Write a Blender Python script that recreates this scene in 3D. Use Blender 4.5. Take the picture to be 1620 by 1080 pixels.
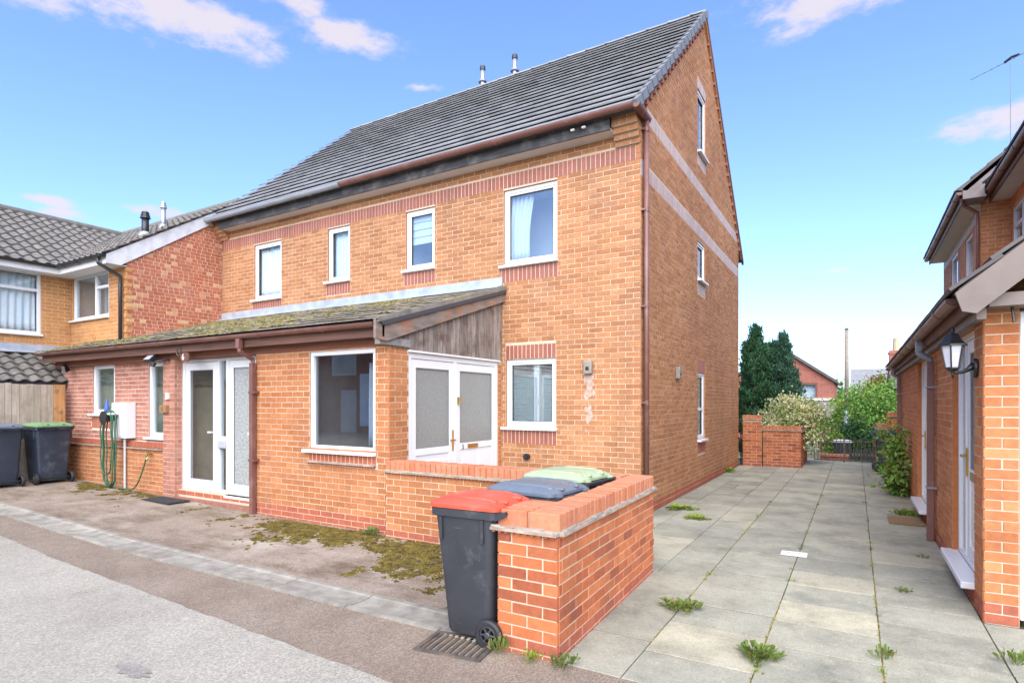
import bpy, math, random
from mathutils import Vector, Matrix
random.seed(7)
R = math.radians
scene = bpy.context.scene
for o in list(bpy.data.objects):
    bpy.data.objects.remove(o)

# ---------------------------------------------------------------- camera, sky, sun, exposure
YAW = 30.7; EYE = 1.6; FPX = 916.0; HORIZON = 637.0
cam_data = bpy.data.cameras.new('camera')
cam = bpy.data.objects.new('camera', cam_data)
scene.collection.objects.link(cam)
cam.location = (0, 0, EYE)
cam.rotation_euler = (R(90), 0, R(YAW))
cam_data.sensor_fit = 'HORIZONTAL'
cam_data.sensor_width = 36.0
cam_data.lens = 36.0 * FPX / 1620.0
cam_data.shift_y = (HORIZON - 540.0) / 1620.0
cam_data.clip_start = 0.05
cam_data.clip_end = 3000
scene.camera = cam

SUN_EL = 42.0
SUN_AZ = (0.42, -0.907)          # horizontal direction towards the sun
SUN_STRENGTH = 3.0
SKY_STRENGTH = 0.118
EXPOSURE = 1.4
CLOUD_GAIN = 2.95
world = bpy.data.worlds.new('World')
scene.world = world
world.use_nodes = True

sun_data = bpy.data.lights.new('sun', 'SUN')
sun_data.energy = SUN_STRENGTH
sun_data.angle = R(86)
sun_data.color = (1.0, 0.955, 0.87)
sun = bpy.data.objects.new('sun', sun_data)
scene.collection.objects.link(sun)
_h = math.cos(R(SUN_EL))
_l = math.hypot(*SUN_AZ)
SUN_DIR = Vector((SUN_AZ[0] / _l * _h, SUN_AZ[1] / _l * _h, math.sin(R(SUN_EL))))
sun.rotation_euler = SUN_DIR.to_track_quat('Z', 'Y').to_euler()
sun.location = (5, -10, 20)

vs = scene.view_settings
vs.view_transform = 'Standard'
vs.look = 'None'
vs.exposure = EXPOSURE
vs.gamma = 1.0
vs.use_curve_mapping = False

CF = Vector((-math.sin(R(YAW)), math.cos(R(YAW)), 0)); CR = Vector((math.cos(R(YAW)), math.sin(R(YAW)), 0))
def look(u, v):
    return (CF + CR * ((u - 810) / FPX) + Vector((0, 0, (HORIZON - v) / FPX))).normalized()

def build_sky():
    nt = world.node_tree
    N, L = nt.nodes, nt.links
    N.clear()
    out = N.new('ShaderNodeOutputWorld')
    bg = N.new('ShaderNodeBackground')
    bg.inputs[1].default_value = SKY_STRENGTH
    L.new(bg.outputs[0], out.inputs[0])
    sky = N.new('ShaderNodeTexSky')
    sky.sky_type = 'NISHITA'
    sky.sun_disc = False
    sky.sun_elevation = R(SUN_EL)
    sky.sun_rotation = math.atan2(SUN_AZ[0], SUN_AZ[1])
    sky.altitude = 50
    sky.air_density = 1.0
    sky.dust_density = 1.3
    sky.ozone_density = 1.6
    tc = N.new('ShaderNodeTexCoord')
    noise = N.new('ShaderNodeTexNoise')
    noise.inputs['Scale'].default_value = 12.0
    noise.inputs['Detail'].default_value = 7.0
    noise.inputs['Roughness'].default_value = 0.64
    mp = N.new('ShaderNodeMapping'); mp.inputs['Scale'].default_value = (1, 1, 2.4)
    L.new(tc.outputs['Generated'], mp.inputs[0])
    L.new(mp.outputs[0], noise.inputs['Vector'])
    def m(op, a, b=None, c=None):
        n = N.new('ShaderNodeMath'); n.operation = op
        for i, x in enumerate((a, b, c)):
            if x is None: continue
            if isinstance(x, (int, float)): n.inputs[i].default_value = x
            else: L.new(x, n.inputs[i])
        return n.outputs[0]
    def dot(vec):
        n = N.new('ShaderNodeVectorMath'); n.operation = 'DOT_PRODUCT'
        L.new(tc.outputs['Generated'], n.inputs[0]); n.inputs[1].default_value = vec
        return n.outputs['Value']
    # each cloud: a direction, half width, half height (radians) and a strength
    clouds = []
    for u, v, w, h, s in [(262, 22, 165, 46, 1.0), (545, 55, 95, 26, .95), (470, 6, 60, 22, .9), (1280, 14, 130, 34, 1.0),
                          (1585, 192, 95, 30, 1.0), (70, 316, 85, 13, .9), (105, 338, 70, 12, .75), (255, 335, 70, 18, .7),
                          (665, 138, 60, 12, .55), (1420, 450, 50, 8, .55), (1330, 427, 35, 7, .45), (40, -40, 200, 40, .9)]:
        d = look(u, v)
        k = (FPX * FPX + (u - 810) ** 2) ** 0.5
        clouds.append((d, w / k, h / k, s))
    rr = random.Random(3)
    for i in range(7):                                   # the same scattered fair-weather clouds all round
        az = R(YAW + 95 + i * 26 + rr.uniform(-5, 5)); el = R(rr.uniform(8, 50))
        d = Vector((-math.sin(az) * math.cos(el), math.cos(az) * math.cos(el), math.sin(el)))
        clouds.append((d, rr.uniform(.1, .2), rr.uniform(.03, .06), rr.uniform(.7, 1)))
    tot = None
    nz = m('SUBTRACT', noise.outputs['Fac'], 0.5)
    for d, w, h, s in clouds:
        rt = Vector((d.y, -d.x, 0)).normalized(); up = rt.cross(d)
        a = m('DIVIDE', dot(rt), w); b = m('DIVIDE', dot(up), h)
        r2 = m('ADD', m('MULTIPLY', a, a), m('MULTIPLY', b, b))
        val = m('SUBTRACT', s, m('SQRT', r2))
        val = m('ADD', val, m('MULTIPLY', nz, 3.4))
        back = m('GREATER_THAN', dot(d), 0.5)
        lim = m('GREATER_THAN', 3.2, r2)
        val = m('MULTIPLY', m('MULTIPLY', val, back), lim)
        edge = m('SUBTRACT', 1.0, m('DIVIDE', r2, 3.2))
        val = m('MULTIPLY', val, m('MAXIMUM', edge, 0.0))
        tot = val if tot is None else m('MAXIMUM', tot, val)
    mr = N.new('ShaderNodeMapRange'); mr.interpolation_type = 'SMOOTHSTEP'
    mr.inputs[1].default_value = 0.0; mr.inputs[2].default_value = 0.85
    mr.inputs[3].default_value = 0.0; mr.inputs[4].default_value = 0.9
    L.new(tot, mr.inputs[0])
    mix = N.new('ShaderNodeMix'); mix.data_type = 'RGBA'
    L.new(mr.outputs[0], mix.inputs[0])
    tint = N.new('ShaderNodeMix'); tint.data_type = 'RGBA'; tint.blend_type = 'MULTIPLY'
    tint.inputs[0].default_value = 1.0
    L.new(sky.outputs[0], tint.inputs[6]); tint.inputs[7].default_value = (0.82, 0.94, 1.26, 1)
    L.new(tint.outputs[2], mix.inputs[6])
    mix.inputs[7].default_value = (CLOUD_GAIN * 0.98, CLOUD_GAIN * 0.90, CLOUD_GAIN * 0.98, 1)
    L.new(mix.outputs[2], bg.inputs[0])
build_sky()
world.cycles.sampling_method = 'MANUAL'
world.cycles.sample_map_resolution = 256

# ---------------------------------------------------------------- materials
MATS = {}
def nodes_of(name):
    mt = bpy.data.materials.new(name); mt.use_nodes = True
    nt = mt.node_tree
    return mt, nt, nt.nodes, nt.links, nt.nodes['Principled BSDF']
def mathn(nt, op, a, b=None):
    n = nt.nodes.new('ShaderNodeMath'); n.operation = op
    for i, x in enumerate((a, b)):
        if x is None: continue
        if isinstance(x, (int, float)): n.inputs[i].default_value = x
        else: nt.links.new(x, n.inputs[i])
    return n.outputs[0]
def noise_n(nt, scale, detail=4, rough=.55, vec=None, stretch=None):
    n = nt.nodes.new('ShaderNodeTexNoise')
    n.inputs['Scale'].default_value = scale; n.inputs['Detail'].default_value = min(detail, 5); n.inputs['Roughness'].default_value = rough
    g = nt.nodes.new('ShaderNodeNewGeometry')
    src = vec or g.outputs['Position']
    if stretch:
        mp = nt.nodes.new('ShaderNodeMapping'); mp.inputs['Scale'].default_value = stretch
        nt.links.new(src, mp.inputs[0]); src = mp.outputs[0]
    nt.links.new(src, n.inputs['Vector'])
    return n.outputs['Fac']
def ramp(nt, fac, stops, interp='LINEAR'):
    r = nt.nodes.new('ShaderNodeValToRGB'); r.color_ramp.interpolation = interp
    e = r.color_ramp.elements
    while len(e) < len(stops): e.new(0.5)
    for i, (p, c) in enumerate(stops):
        e[i].position = p; e[i].color = (*c[:3], 1)
    nt.links.new(fac, r.inputs[0])
    return r.outputs[0]
def mixc(nt, fac, a, b, mode='MIX'):
    n = nt.nodes.new('ShaderNodeMix'); n.data_type = 'RGBA'; n.blend_type = mode
    for i, x in ((0, fac), (6, a), (7, b)):
        if isinstance(x, (int, float)): n.inputs[i].default_value = x
        elif isinstance(x, tuple): n.inputs[i].default_value = (*x[:3], 1)
        else: nt.links.new(x, n.inputs[i])
    return n.outputs[2]
def bump(nt, b, height, strength=.3, dist=.01):
    n = nt.nodes.new('ShaderNodeBump'); n.inputs['Strength'].default_value = strength; n.inputs['Distance'].default_value = dist
    nt.links.new(height, n.inputs['Height']); nt.links.new(n.outputs[0], b.inputs['Normal'])
def piece_random(nt):
    g = nt.nodes.new('ShaderNodeNewGeometry'); oi = nt.nodes.new('ShaderNodeObjectInfo')
    s = mathn(nt, 'ADD', mathn(nt, 'MULTIPLY', g.outputs['Random Per Island'], 1.0), oi.outputs['Random'])
    return mathn(nt, 'FRACT', s)

def plain(name, col, rough=.6, var=.12, scale=6, bumpv=0.0, bscale=120, metal=0.0, spec=.5, stretch=None, dirt=None, pieces=0.0):
    if name in MATS: return MATS[name]
    mt, nt, N, L, b = nodes_of(name)
    n1 = noise_n(nt, scale, 5, .6, stretch=stretch)
    lo = tuple(c * (1 - var) for c in col); hi = tuple(min(1, c * (1 + var)) for c in col)
    c = ramp(nt, n1, [(.3, lo), (.7, hi)])
    if pieces:
        pr = piece_random(nt)
        c = mixc(nt, 1.0, c, ramp(nt, pr, [(0, (1 - pieces,) * 3), (1, (1 + pieces,) * 3)]), 'MULTIPLY')
    if dirt:
        dcol, amt, dsc = dirt
        n2 = noise_n(nt, dsc, 6, .65)
        c = mixc(nt, ramp(nt, n2, [(.5, (0, 0, 0)), (.72, (amt,) * 3)]), c, dcol)
    L.new(c, b.inputs['Base Color'])
    b.inputs['Roughness'].default_value = rough; b.inputs['Metallic'].default_value = metal
    b.inputs['Specular IOR Level'].default_value = spec
    if bumpv: bump(nt, b, noise_n(nt, bscale, 4, .6), bumpv, .004)
    MATS[name] = mt
    return mt

def brick_mat(name, cols, rough=.85, grime=(.12, .07, .05), gr_amt=.45, pale=(.62, .5, .42), pale_amt=.25):
    if name in MATS: return MATS[name]
    mt, nt, N, L, b = nodes_of(name)
    pr = piece_random(nt)
    k = len(cols)
    c = ramp(nt, pr, [(i / (k - 1), (cols[i][0] * .985, cols[i][1] * 1.005, cols[i][2])) for i in range(k)])
    n1 = noise_n(nt, 22, 6, .7)
    c = mixc(nt, 1.0, c, ramp(nt, n1, [(.25, (.78, .76, .74)), (.75, (1.2, 1.2, 1.2))]), 'MULTIPLY')
    c = mixc(nt, 1.0, c, ramp(nt, noise_n(nt, .55, 4, .6), [(.3, (.84, .81, .78)), (.7, (1.13, 1.13, 1.13))]), 'MULTIPLY')
    n2 = noise_n(nt, 1.1, 6, .65)
    c = mixc(nt, ramp(nt, n2, [(.52, (0, 0, 0)), (.8, (gr_amt,) * 3)]), c, grime)
    n3 = noise_n(nt, 2.3, 7, .7, stretch=(1, 1, .6))
    c = mixc(nt, ramp(nt, n3, [(.6, (0, 0, 0)), (.82, (pale_amt,) * 3)]), c, pale)
    n4 = noise_n(nt, 2.6, 5, .6, stretch=(1.6, 1.6, .16))
    c = mixc(nt, ramp(nt, n4, [(.5, (0, 0, 0)), (.78, (.28,) * 3)]), c, tuple(q * .8 for q in grime))
    L.new(c, b.inputs['Base Color'])
    b.inputs['Roughness'].default_value = rough
    b.inputs['Specular IOR Level'].default_value = .35
    bump(nt, b, noise_n(nt, 160, 5, .65), .35, .004)
    MATS[name] = mt
    return mt

BUFF = brick_mat('buff facing brick', [(.32, .136, .056), (.365, .162, .069), (.395, .180, .079), (.435, .212, .098), (.345, .147, .061)])
SOLD = brick_mat('red soldier brick', [(.27, .092, .066), (.33, .122, .088), (.30, .10, .074)], rough=.55)
SOLDP = brick_mat('sheen pale soldier brick', [(.37, .27, .24), (.43, .33, .295), (.40, .295, .262)], rough=.5)  # paler copy of SOLD: grazing sky sheen painted into the brick colour
PINK = brick_mat('pink brown brick', [(.30, .125, .085), (.38, .165, .115), (.44, .20, .145), (.34, .14, .10)])
REDB = brick_mat('orange red brick', [(.40, .112, .040), (.46, .142, .052), (.50, .168, .064), (.27, .072, .034), (.47, .135, .048)], gr_amt=.5, pale_amt=.4)
PLINTH = brick_mat('dark red plinth brick', [(.33, .09, .048), (.39, .115, .064), (.36, .10, .05)])
COPE = brick_mat('coping brick', [(.46, .17, .085), (.50, .195, .105), (.42, .145, .07)], gr_amt=.3, pale_amt=.3)
MIXED = brick_mat('mixed red brick', [(.33, .095, .052), (.40, .125, .068), (.36, .105, .058), (.43, .15, .085), (.37, .11, .06), (.40, .13, .07), (.38, .12, .065), (.41, .135, .075), (.58, .37, .20)], pale_amt=.25)
OCHRE = brick_mat('ochre brick', [(.46, .215, .072), (.52, .25, .09), (.42, .19, .062)])
RIGHTB = brick_mat('warm orange brick', [(.40, .135, .048), (.46, .168, .062), (.50, .195, .073), (.43, .150, .054), (.53, .25, .10)])
FARB = brick_mat('dull red brick', [(.30, .11, .08), (.34, .13, .095), (.27, .095, .07)])
MORTAR = plain('cream mortar', (.54, .415, .30), .95, .12, 4, .2, 200, dirt=((.3, .22, .16), .5, 2.0))
MORTARP = plain('pale mortar', (.70, .56, .46), .95, .1, 4, .2, 200)
UPVC = plain('white plastic', (.66, .665, .67), .35, .02, 2, dirt=((.6, .6, .58), .25, 3.0))
BROWNP = plain('brown plastic', (.155, .066, .05), .42, .12, 3, dirt=((.3, .2, .17), .35, 3.0))
GREYP = plain('grey plastic', (.20, .21, .23), .45, .1, 3)
BLACKP = plain('black plastic', (.018, .019, .022), .4, .15, 4)
STAINW = plain('brown stained timber', (.13, .062, .042), .7, .35, 4, .3, 60, stretch=(.3, 1, 6))
OLDW = plain('weathered timber', (.20, .165, .14), .85, .45, 7, .5, 60, stretch=(3, 3, .5), dirt=((.09, .05, .035), .9, 5.0), pieces=.25)
OLDB = plain('bleached barge timber', (.19, .155, .13), .85, .4, 5, .4, 60, stretch=(2, .5, 2), dirt=((.34, .13, .045), .8, 3.0))
BLACKW = plain('blackened fascia', (.045, .043, .045), .8, .5, 5, .4, 60, stretch=(.5, 2, 4), dirt=((.2, .19, .18), .6, 3.5))
FENCEW = plain('grey fence wood', (.34, .28, .215), .85, .22, 6, .4, 70, stretch=(4, 4, .4), pieces=.16, dirt=((.13, .08, .05), .5, 4.0))
FENCEO = plain('orange new fence wood', (.42, .21, .08), .8, .2, 6, .3, 70, stretch=(4, 4, .4), dirt=((.08, .04, .03), .9, 6.0))
SOFFIT = plain('cream soffit', (.56, .53, .49), .7, .06, 4)
LEAD = plain('lead flashing', (.36, .40, .45), .45, .2, 5, .15, 30, metal=.25, dirt=((.55, .58, .60), .5, 2.0))
SLATE = plain('slate grey tile', (.235, .236, .24), .5, .18, 5, .3, 120, pieces=.14, dirt=((.18, .17, .12), .5, 2.4))
OLDT = plain('mossy old tile', (.215, .185, .15), .85, .3, 9, .5, 90, pieces=.2, dirt=((.14, .13, .03), .85, 3.2))
PANT = plain('grey pantile', (.125, .112, .098), .8, .25, 7, .4, 90, pieces=.18, dirt=((.22, .195, .14), .6, 5.0))
RTILE = plain('dark brown tile', (.10, .085, .08), .75, .25, 5, .3, 90, pieces=.2)
BRASS = plain('brass', (.55, .38, .12), .3, .1, 5, metal=.9)
STEEL = plain('galvanised steel', (.42, .44, .47), .4, .15, 6, metal=.7)
IRON = plain('cast iron', (.10, .085, .07), .7, .3, 12, .3, 90, metal=.3, dirt=((.28, .17, .10), .7, 7.0))
WHITEM = plain('white meter box plastic', (.64, .64, .62), .45, .03, 3)
CURTAIN = plain('white curtain', (.80, .82, .84), .9, .04, 8)
BLIND = plain('pale blind', (.78, .82, .86), .8, .03, 5)
GREENBL = plain('green grey blind', (.30, .37, .38), .7, .05, 5)
ROOM = plain('dim room wall', (.66, .68, .68), .9, .1, 1)
ROOMW = plain('light room wall', (.70, .68, .58), .9, .05, 1)
CREASE = plain('creasing tile mortar', (.33, .255, .19), .95, .35, 9, .5, 60, dirt=((.16, .13, .11), .7, 6.0))
HOSE = plain('green hose', (.03, .10, .05), .4, .2, 6)
RUBBER = plain('tyre rubber', (.016, .016, .018), .6, .2, 9)
MATB = plain('black rubber mat', (.022, .022, .025), .9, .3, 30, .5, 200)
COIR = plain('brown coir mat', (.22, .13, .055), .95, .35, 40, .6, 200)
SIGNB = plain('brown plaque', (.13, .055, .035), .4, .1, 4)
WHITE = plain('white paint', (.82, .82, .80), .5, .03, 3)
BLACK = plain('black paint', (.015, .015, .016), .35, .1, 5)
INK = plain('dark ink', (.02, .02, .03), .6, .05, 5)
YELLOW = plain('yellow plastic', (.70, .48, .03), .6, .1, 3)
BLUE = plain('blue plastic', (.05, .10, .42), .5, .1, 3)
CONC = plain('pale concrete', (.26, .238, .195), .9, .3, 7, .4, 150, pieces=.10, dirt=((.16, .13, .085), .9, 2.6))
POLEW = plain('pole wood', (.24, .20, .16), .9, .2, 6)

def glass_mat(name, tint=(.9, .95, .97), ior=1.75):
    mt = bpy.data.materials.new(name); mt.use_nodes = True
    nt = mt.node_tree; N, L = nt.nodes, nt.links; N.clear()
    out = N.new('ShaderNodeOutputMaterial'); mix = N.new('ShaderNodeMixShader')
    lw = N.new('ShaderNodeLayerWeight'); lw.inputs[0].default_value = .5        # Schlick reflectance, the same on both faces of the pane
    f0 = ((ior - 1) / (ior + 1)) ** 2
    pw_ = N.new('ShaderNodeMath'); pw_.operation = 'POWER'; pw_.inputs[1].default_value = 4.0; L.new(lw.outputs['Facing'], pw_.inputs[0])
    fr = N.new('ShaderNodeMapRange'); fr.inputs[3].default_value = f0; fr.inputs[4].default_value = 1.0; L.new(pw_.outputs[0], fr.inputs[0])
    tr = N.new('ShaderNodeBsdfTransparent'); tr.inputs[0].default_value = (*tint, 1)
    gl = N.new('ShaderNodeBsdfGlossy'); gl.inputs['Roughness'].default_value = 0.01
    L.new(fr.outputs[0], mix.inputs[0]); L.new(tr.outputs[0], mix.inputs[1]); L.new(gl.outputs[0], mix.inputs[2]); L.new(mix.outputs[0], out.inputs[0])
    return mt
GLASS = glass_mat('window glass')
GLASS2 = glass_mat('bright window glass', (.9, .95, .97), 2.5)
def frosted(name, col, amt=.6, sc=120):
    mt, nt, N, L, b = nodes_of(name)
    c = ramp(nt, noise_n(nt, sc, 5, .7), [(.3, tuple(x * .6 for x in col)), (.72, tuple(x * 1.5 for x in col))])
    L.new(c, b.inputs['Base Color'])
    b.inputs['Roughness'].default_value = .16
    b.inputs['Transmission Weight'].default_value = .35
    b.inputs['IOR'].default_value = 1.5
    bump(nt, b, noise_n(nt, sc * .6, 3, .6), amt, .01)
    return mt
FROST = frosted('obscured glass', (.33, .34, .32))
FROST2 = frosted('rippled glass', (.42, .44, .42), .9, 34)

def bin_plastic(name, col, rough=.42):
    mt, nt, N, L, b = nodes_of(name)
    sp = noise_n(nt, 130, 2, .5)
    c = ramp(nt, noise_n(nt, 4, 5, .6), [(.3, tuple(x * .85 for x in col)), (.75, tuple(x * 1.2 for x in col))])
    c = mixc(nt, ramp(nt, sp, [(.72, (0, 0, 0)), (.78, (.5, .5, .5))]), c, (.45, .45, .45))
    c = mixc(nt, ramp(nt, noise_n(nt, 2.2, 7, .7), [(.55, (0, 0, 0)), (.8, (.22,) * 3)]), c, (.4, .4, .38))
    c = mixc(nt, ramp(nt, noise_n(nt, 9, 4, .7, stretch=(.5, .5, 6)), [(.66, (0, 0, 0)), (.74, (.22,) * 3)]), c, (.5, .5, .48))
    L.new(c, b.inputs['Base Color'])
    L.new(ramp(nt, noise_n(nt, 3, 4), [(.3, (rough - .08,) * 3), (.7, (rough + .16,) * 3)]), b.inputs['Roughness'])
    bump(nt, b, noise_n(nt, 260, 3, .6), .12, .003)
    return mt
BIN = bin_plastic('charcoal bin plastic', (.030, .032, .038))
BINBLUE = bin_plastic('blue black bin plastic', (.022, .030, .046))
LIDRED = bin_plastic('red lid plastic', (.68, .072, .038), .33)
LIDGREY = bin_plastic('grey lid plastic', (.11, .135, .165), .35)
LIDGREEN = bin_plastic('pale green lid plastic', (.30, .37, .22), .4)
LIDGREEN2 = bin_plastic('green lid plastic', (.15, .26, .11), .4)

def ground_mat(name, a, b2, speck=.5, sc=1.4, moss=None, pale=None, patch=None, stain=None):
    mt, nt, N, L, b = nodes_of(name)
    n1 = noise_n(nt, sc, 7, .68)
    c = ramp(nt, n1, [(.3, a), (.7, b2)])
    if pale:
        c = mixc(nt, ramp(nt, noise_n(nt, .75, 5, .55), [(.5, (0, 0, 0)), (.66, (.75,) * 3)]), c, pale)
    if patch:
        c = mixc(nt, ramp(nt, noise_n(nt, 3.1, 8, .72), [(.52, (0, 0, 0)), (.75, (.6,) * 3)]), c, patch)
    if stain:
        c = mixc(nt, ramp(nt, noise_n(nt, 1.25, 8, .72, stretch=(.8, 1.7, 1)), [(.47, (0, 0, 0)), (.66, (.85,) * 3)]), c, stain)
        c = mixc(nt, ramp(nt, noise_n(nt, 11, 6, .7), [(.56, (0, 0, 0)), (.7, (.5,) * 3)]), c, tuple(q * 1.5 for q in stain))
    if moss:
        c = mixc(nt, ramp(nt, noise_n(nt, 1.6, 9, .7), [(.55, (0, 0, 0)), (.66, (.8,) * 3)]), c, moss)
    vo = nt.nodes.new('ShaderNodeTexVoronoi'); vo.inputs['Scale'].default_value = 130
    g = nt.nodes.new('ShaderNodeNewGeometry'); L.new(g.outputs['Position'], vo.inputs['Vector'])
    c = mixc(nt, speck, c, ramp(nt, vo.outputs['Color'], [(.1, (.55, .55, .55)), (.5, (1, 1, 1)), (.92, (1.7, 1.68, 1.62))]), 'MULTIPLY')
    L.new(c, b.inputs['Base Color'])
    b.inputs['Roughness'].default_value = .92
    b.inputs['Specular IOR Level'].default_value = .3
    bump(nt, b, vo.outputs['Distance'], .5, .006)
    return mt
TARMAC = ground_mat('grey tarmac', (.262, .240, .196), (.352, .325, .268), .65, .5, patch=(.215, .195, .158), stain=None)
BROWNT = ground_mat('brown tarmac', (.172, .130, .096), (.238, .188, .143), .7, 1.6, patch=(.27, .235, .19))
APRON = ground_mat('worn brown tarmac drive', (.20, .155, .118), (.29, .235, .185), .6, .9, pale=(.40, .35, .29), patch=(.16, .115, .075), stain=(.115, .08, .05))
BED = ground_mat('dark joint sand', (.055, .048, .028), (.095, .080, .045), .4)
EARTH = ground_mat('rough ground', (.12, .11, .07), (.18, .17, .10), .4)
def slab_mat():
    mt, nt, N, L, b = nodes_of('concrete paving slab')
    pr = piece_random(nt)
    c = ramp(nt, pr, [(0, (.24, .235, .185)), (.4, (.305, .295, .232)), (.7, (.27, .265, .21)), (1, (.37, .345, .255))])
    c = mixc(nt, 1.0, c, ramp(nt, noise_n(nt, 2.2, 8, .7), [(.28, (.58, .59, .57)), (.72, (1.3, 1.27, 1.2))]), 'MULTIPLY')
    c = mixc(nt, ramp(nt, noise_n(nt, 5.5, 8, .72), [(.56, (0, 0, 0)), (.74, (.55,) * 3)]), c, (.42, .38, .28))
    c = mixc(nt, ramp(nt, noise_n(nt, 24, 4, .6), [(.66, (0, 0, 0)), (.72, (.5,) * 3)]), c, (.50, .48, .40))
    c = mixc(nt, ramp(nt, noise_n(nt, 31, 5, .65), [(.62, (0, 0, 0)), (.7, (.55,) * 3)]), c, (.11, .105, .08))
    c = mixc(nt, ramp(nt, noise_n(nt, 1.1, 6, .7), [(.5, (0, 0, 0)), (.75, (.45,) * 3)]), c, (.17, .17, .145))
    vo = nt.nodes.new('ShaderNodeTexVoronoi'); vo.inputs['Scale'].default_value = 150
    g = nt.nodes.new('ShaderNodeNewGeometry'); L.new(g.outputs['Position'], vo.inputs['Vector'])
    c = mixc(nt, .4, c, ramp(nt, vo.outputs['Color'], [(.1, (.6, .6, .6)), (.5, (1, 1, 1)), (.95, (1.6, 1.55, 1.5))]), 'MULTIPLY')
    L.new(c, b.inputs['Base Color'])
    b.inputs['Roughness'].default_value = .9
    bump(nt, b, noise_n(nt, 90, 5, .7), .4, .004)
    return mt
SLAB = slab_mat()
def leaf_mat(name, cols, rough=.55, trans=.25):
    mt, nt, N, L, b = nodes_of(name)
    pr = piece_random(nt)
    k = len(cols)
    c = ramp(nt, pr, [(i / (k - 1), cols[i]) for i in range(k)])
    mossy = 'moss' in name
    c = mixc(nt, 1.0, c, ramp(nt, noise_n(nt, 9 if mossy else 3, 5 if mossy else 4, .6), [(.3, (.35, .32, .34) if mossy else (.7, .72, .7)), (.7, (1.7, 1.65, 1.3) if mossy else (1.3, 1.25, 1.2))]), 'MULTIPLY')
    L.new(c, b.inputs['Base Color']); b.inputs['Roughness'].default_value = rough
    b.inputs['Specular IOR Level'].default_value = .3
    tl = N.new('ShaderNodeBsdfTranslucent'); L.new(c, tl.inputs[0])
    mx = N.new('ShaderNodeMixShader'); mx.inputs[0].default_value = trans
    L.new(b.outputs[0], mx.inputs[1]); L.new(tl.outputs[0], mx.inputs[2])
    L.new(mx.outputs[0], N['Material Output'].inputs[0])
    return mt
CONIF = leaf_mat('conifer green', [(.022, .075, .034), (.042, .125, .055), (.075, .18, .075), (.03, .09, .045)])
CONIF2 = leaf_mat('blue conifer green', [(.03, .085, .055), (.055, .14, .085), (.085, .19, .115), (.04, .10, .06)])
VARIEG = leaf_mat('variegated leaf', [(.62, .58, .30), (.72, .69, .46), (.68, .63, .38), (.34, .40, .10), (.75, .72, .52)])
BUSHG = leaf_mat('fresh green leaf', [(.10, .23, .035), (.16, .32, .06), (.23, .40, .09), (.08, .18, .03)])
DARKG = leaf_mat('dark green leaf', [(.015, .05, .015), (.03, .09, .025), (.05, .13, .035)])
YELG = leaf_mat('yellow green leaf', [(.20, .28, .03), (.28, .36, .05), (.14, .24, .03)])
WEEDG = leaf_mat('weed leaf', [(.09, .15, .025), (.13, .205, .04), (.18, .24, .06), (.11, .17, .03), (.22, .15, .07)])
MOSS = leaf_mat('moss', [(.085, .068, .014), (.12, .095, .016), (.06, .045, .018), (.15, .115, .025), (.09, .06, .025)], .95, .1)
MOSSR = leaf_mat('roof moss', [(.15, .135, .03), (.20, .18, .045), (.10, .09, .03), (.24, .20, .08)], .95, .1)
BARK = plain('bark', (.12, .085, .06), .9, .3, 10, .5, 60)

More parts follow.
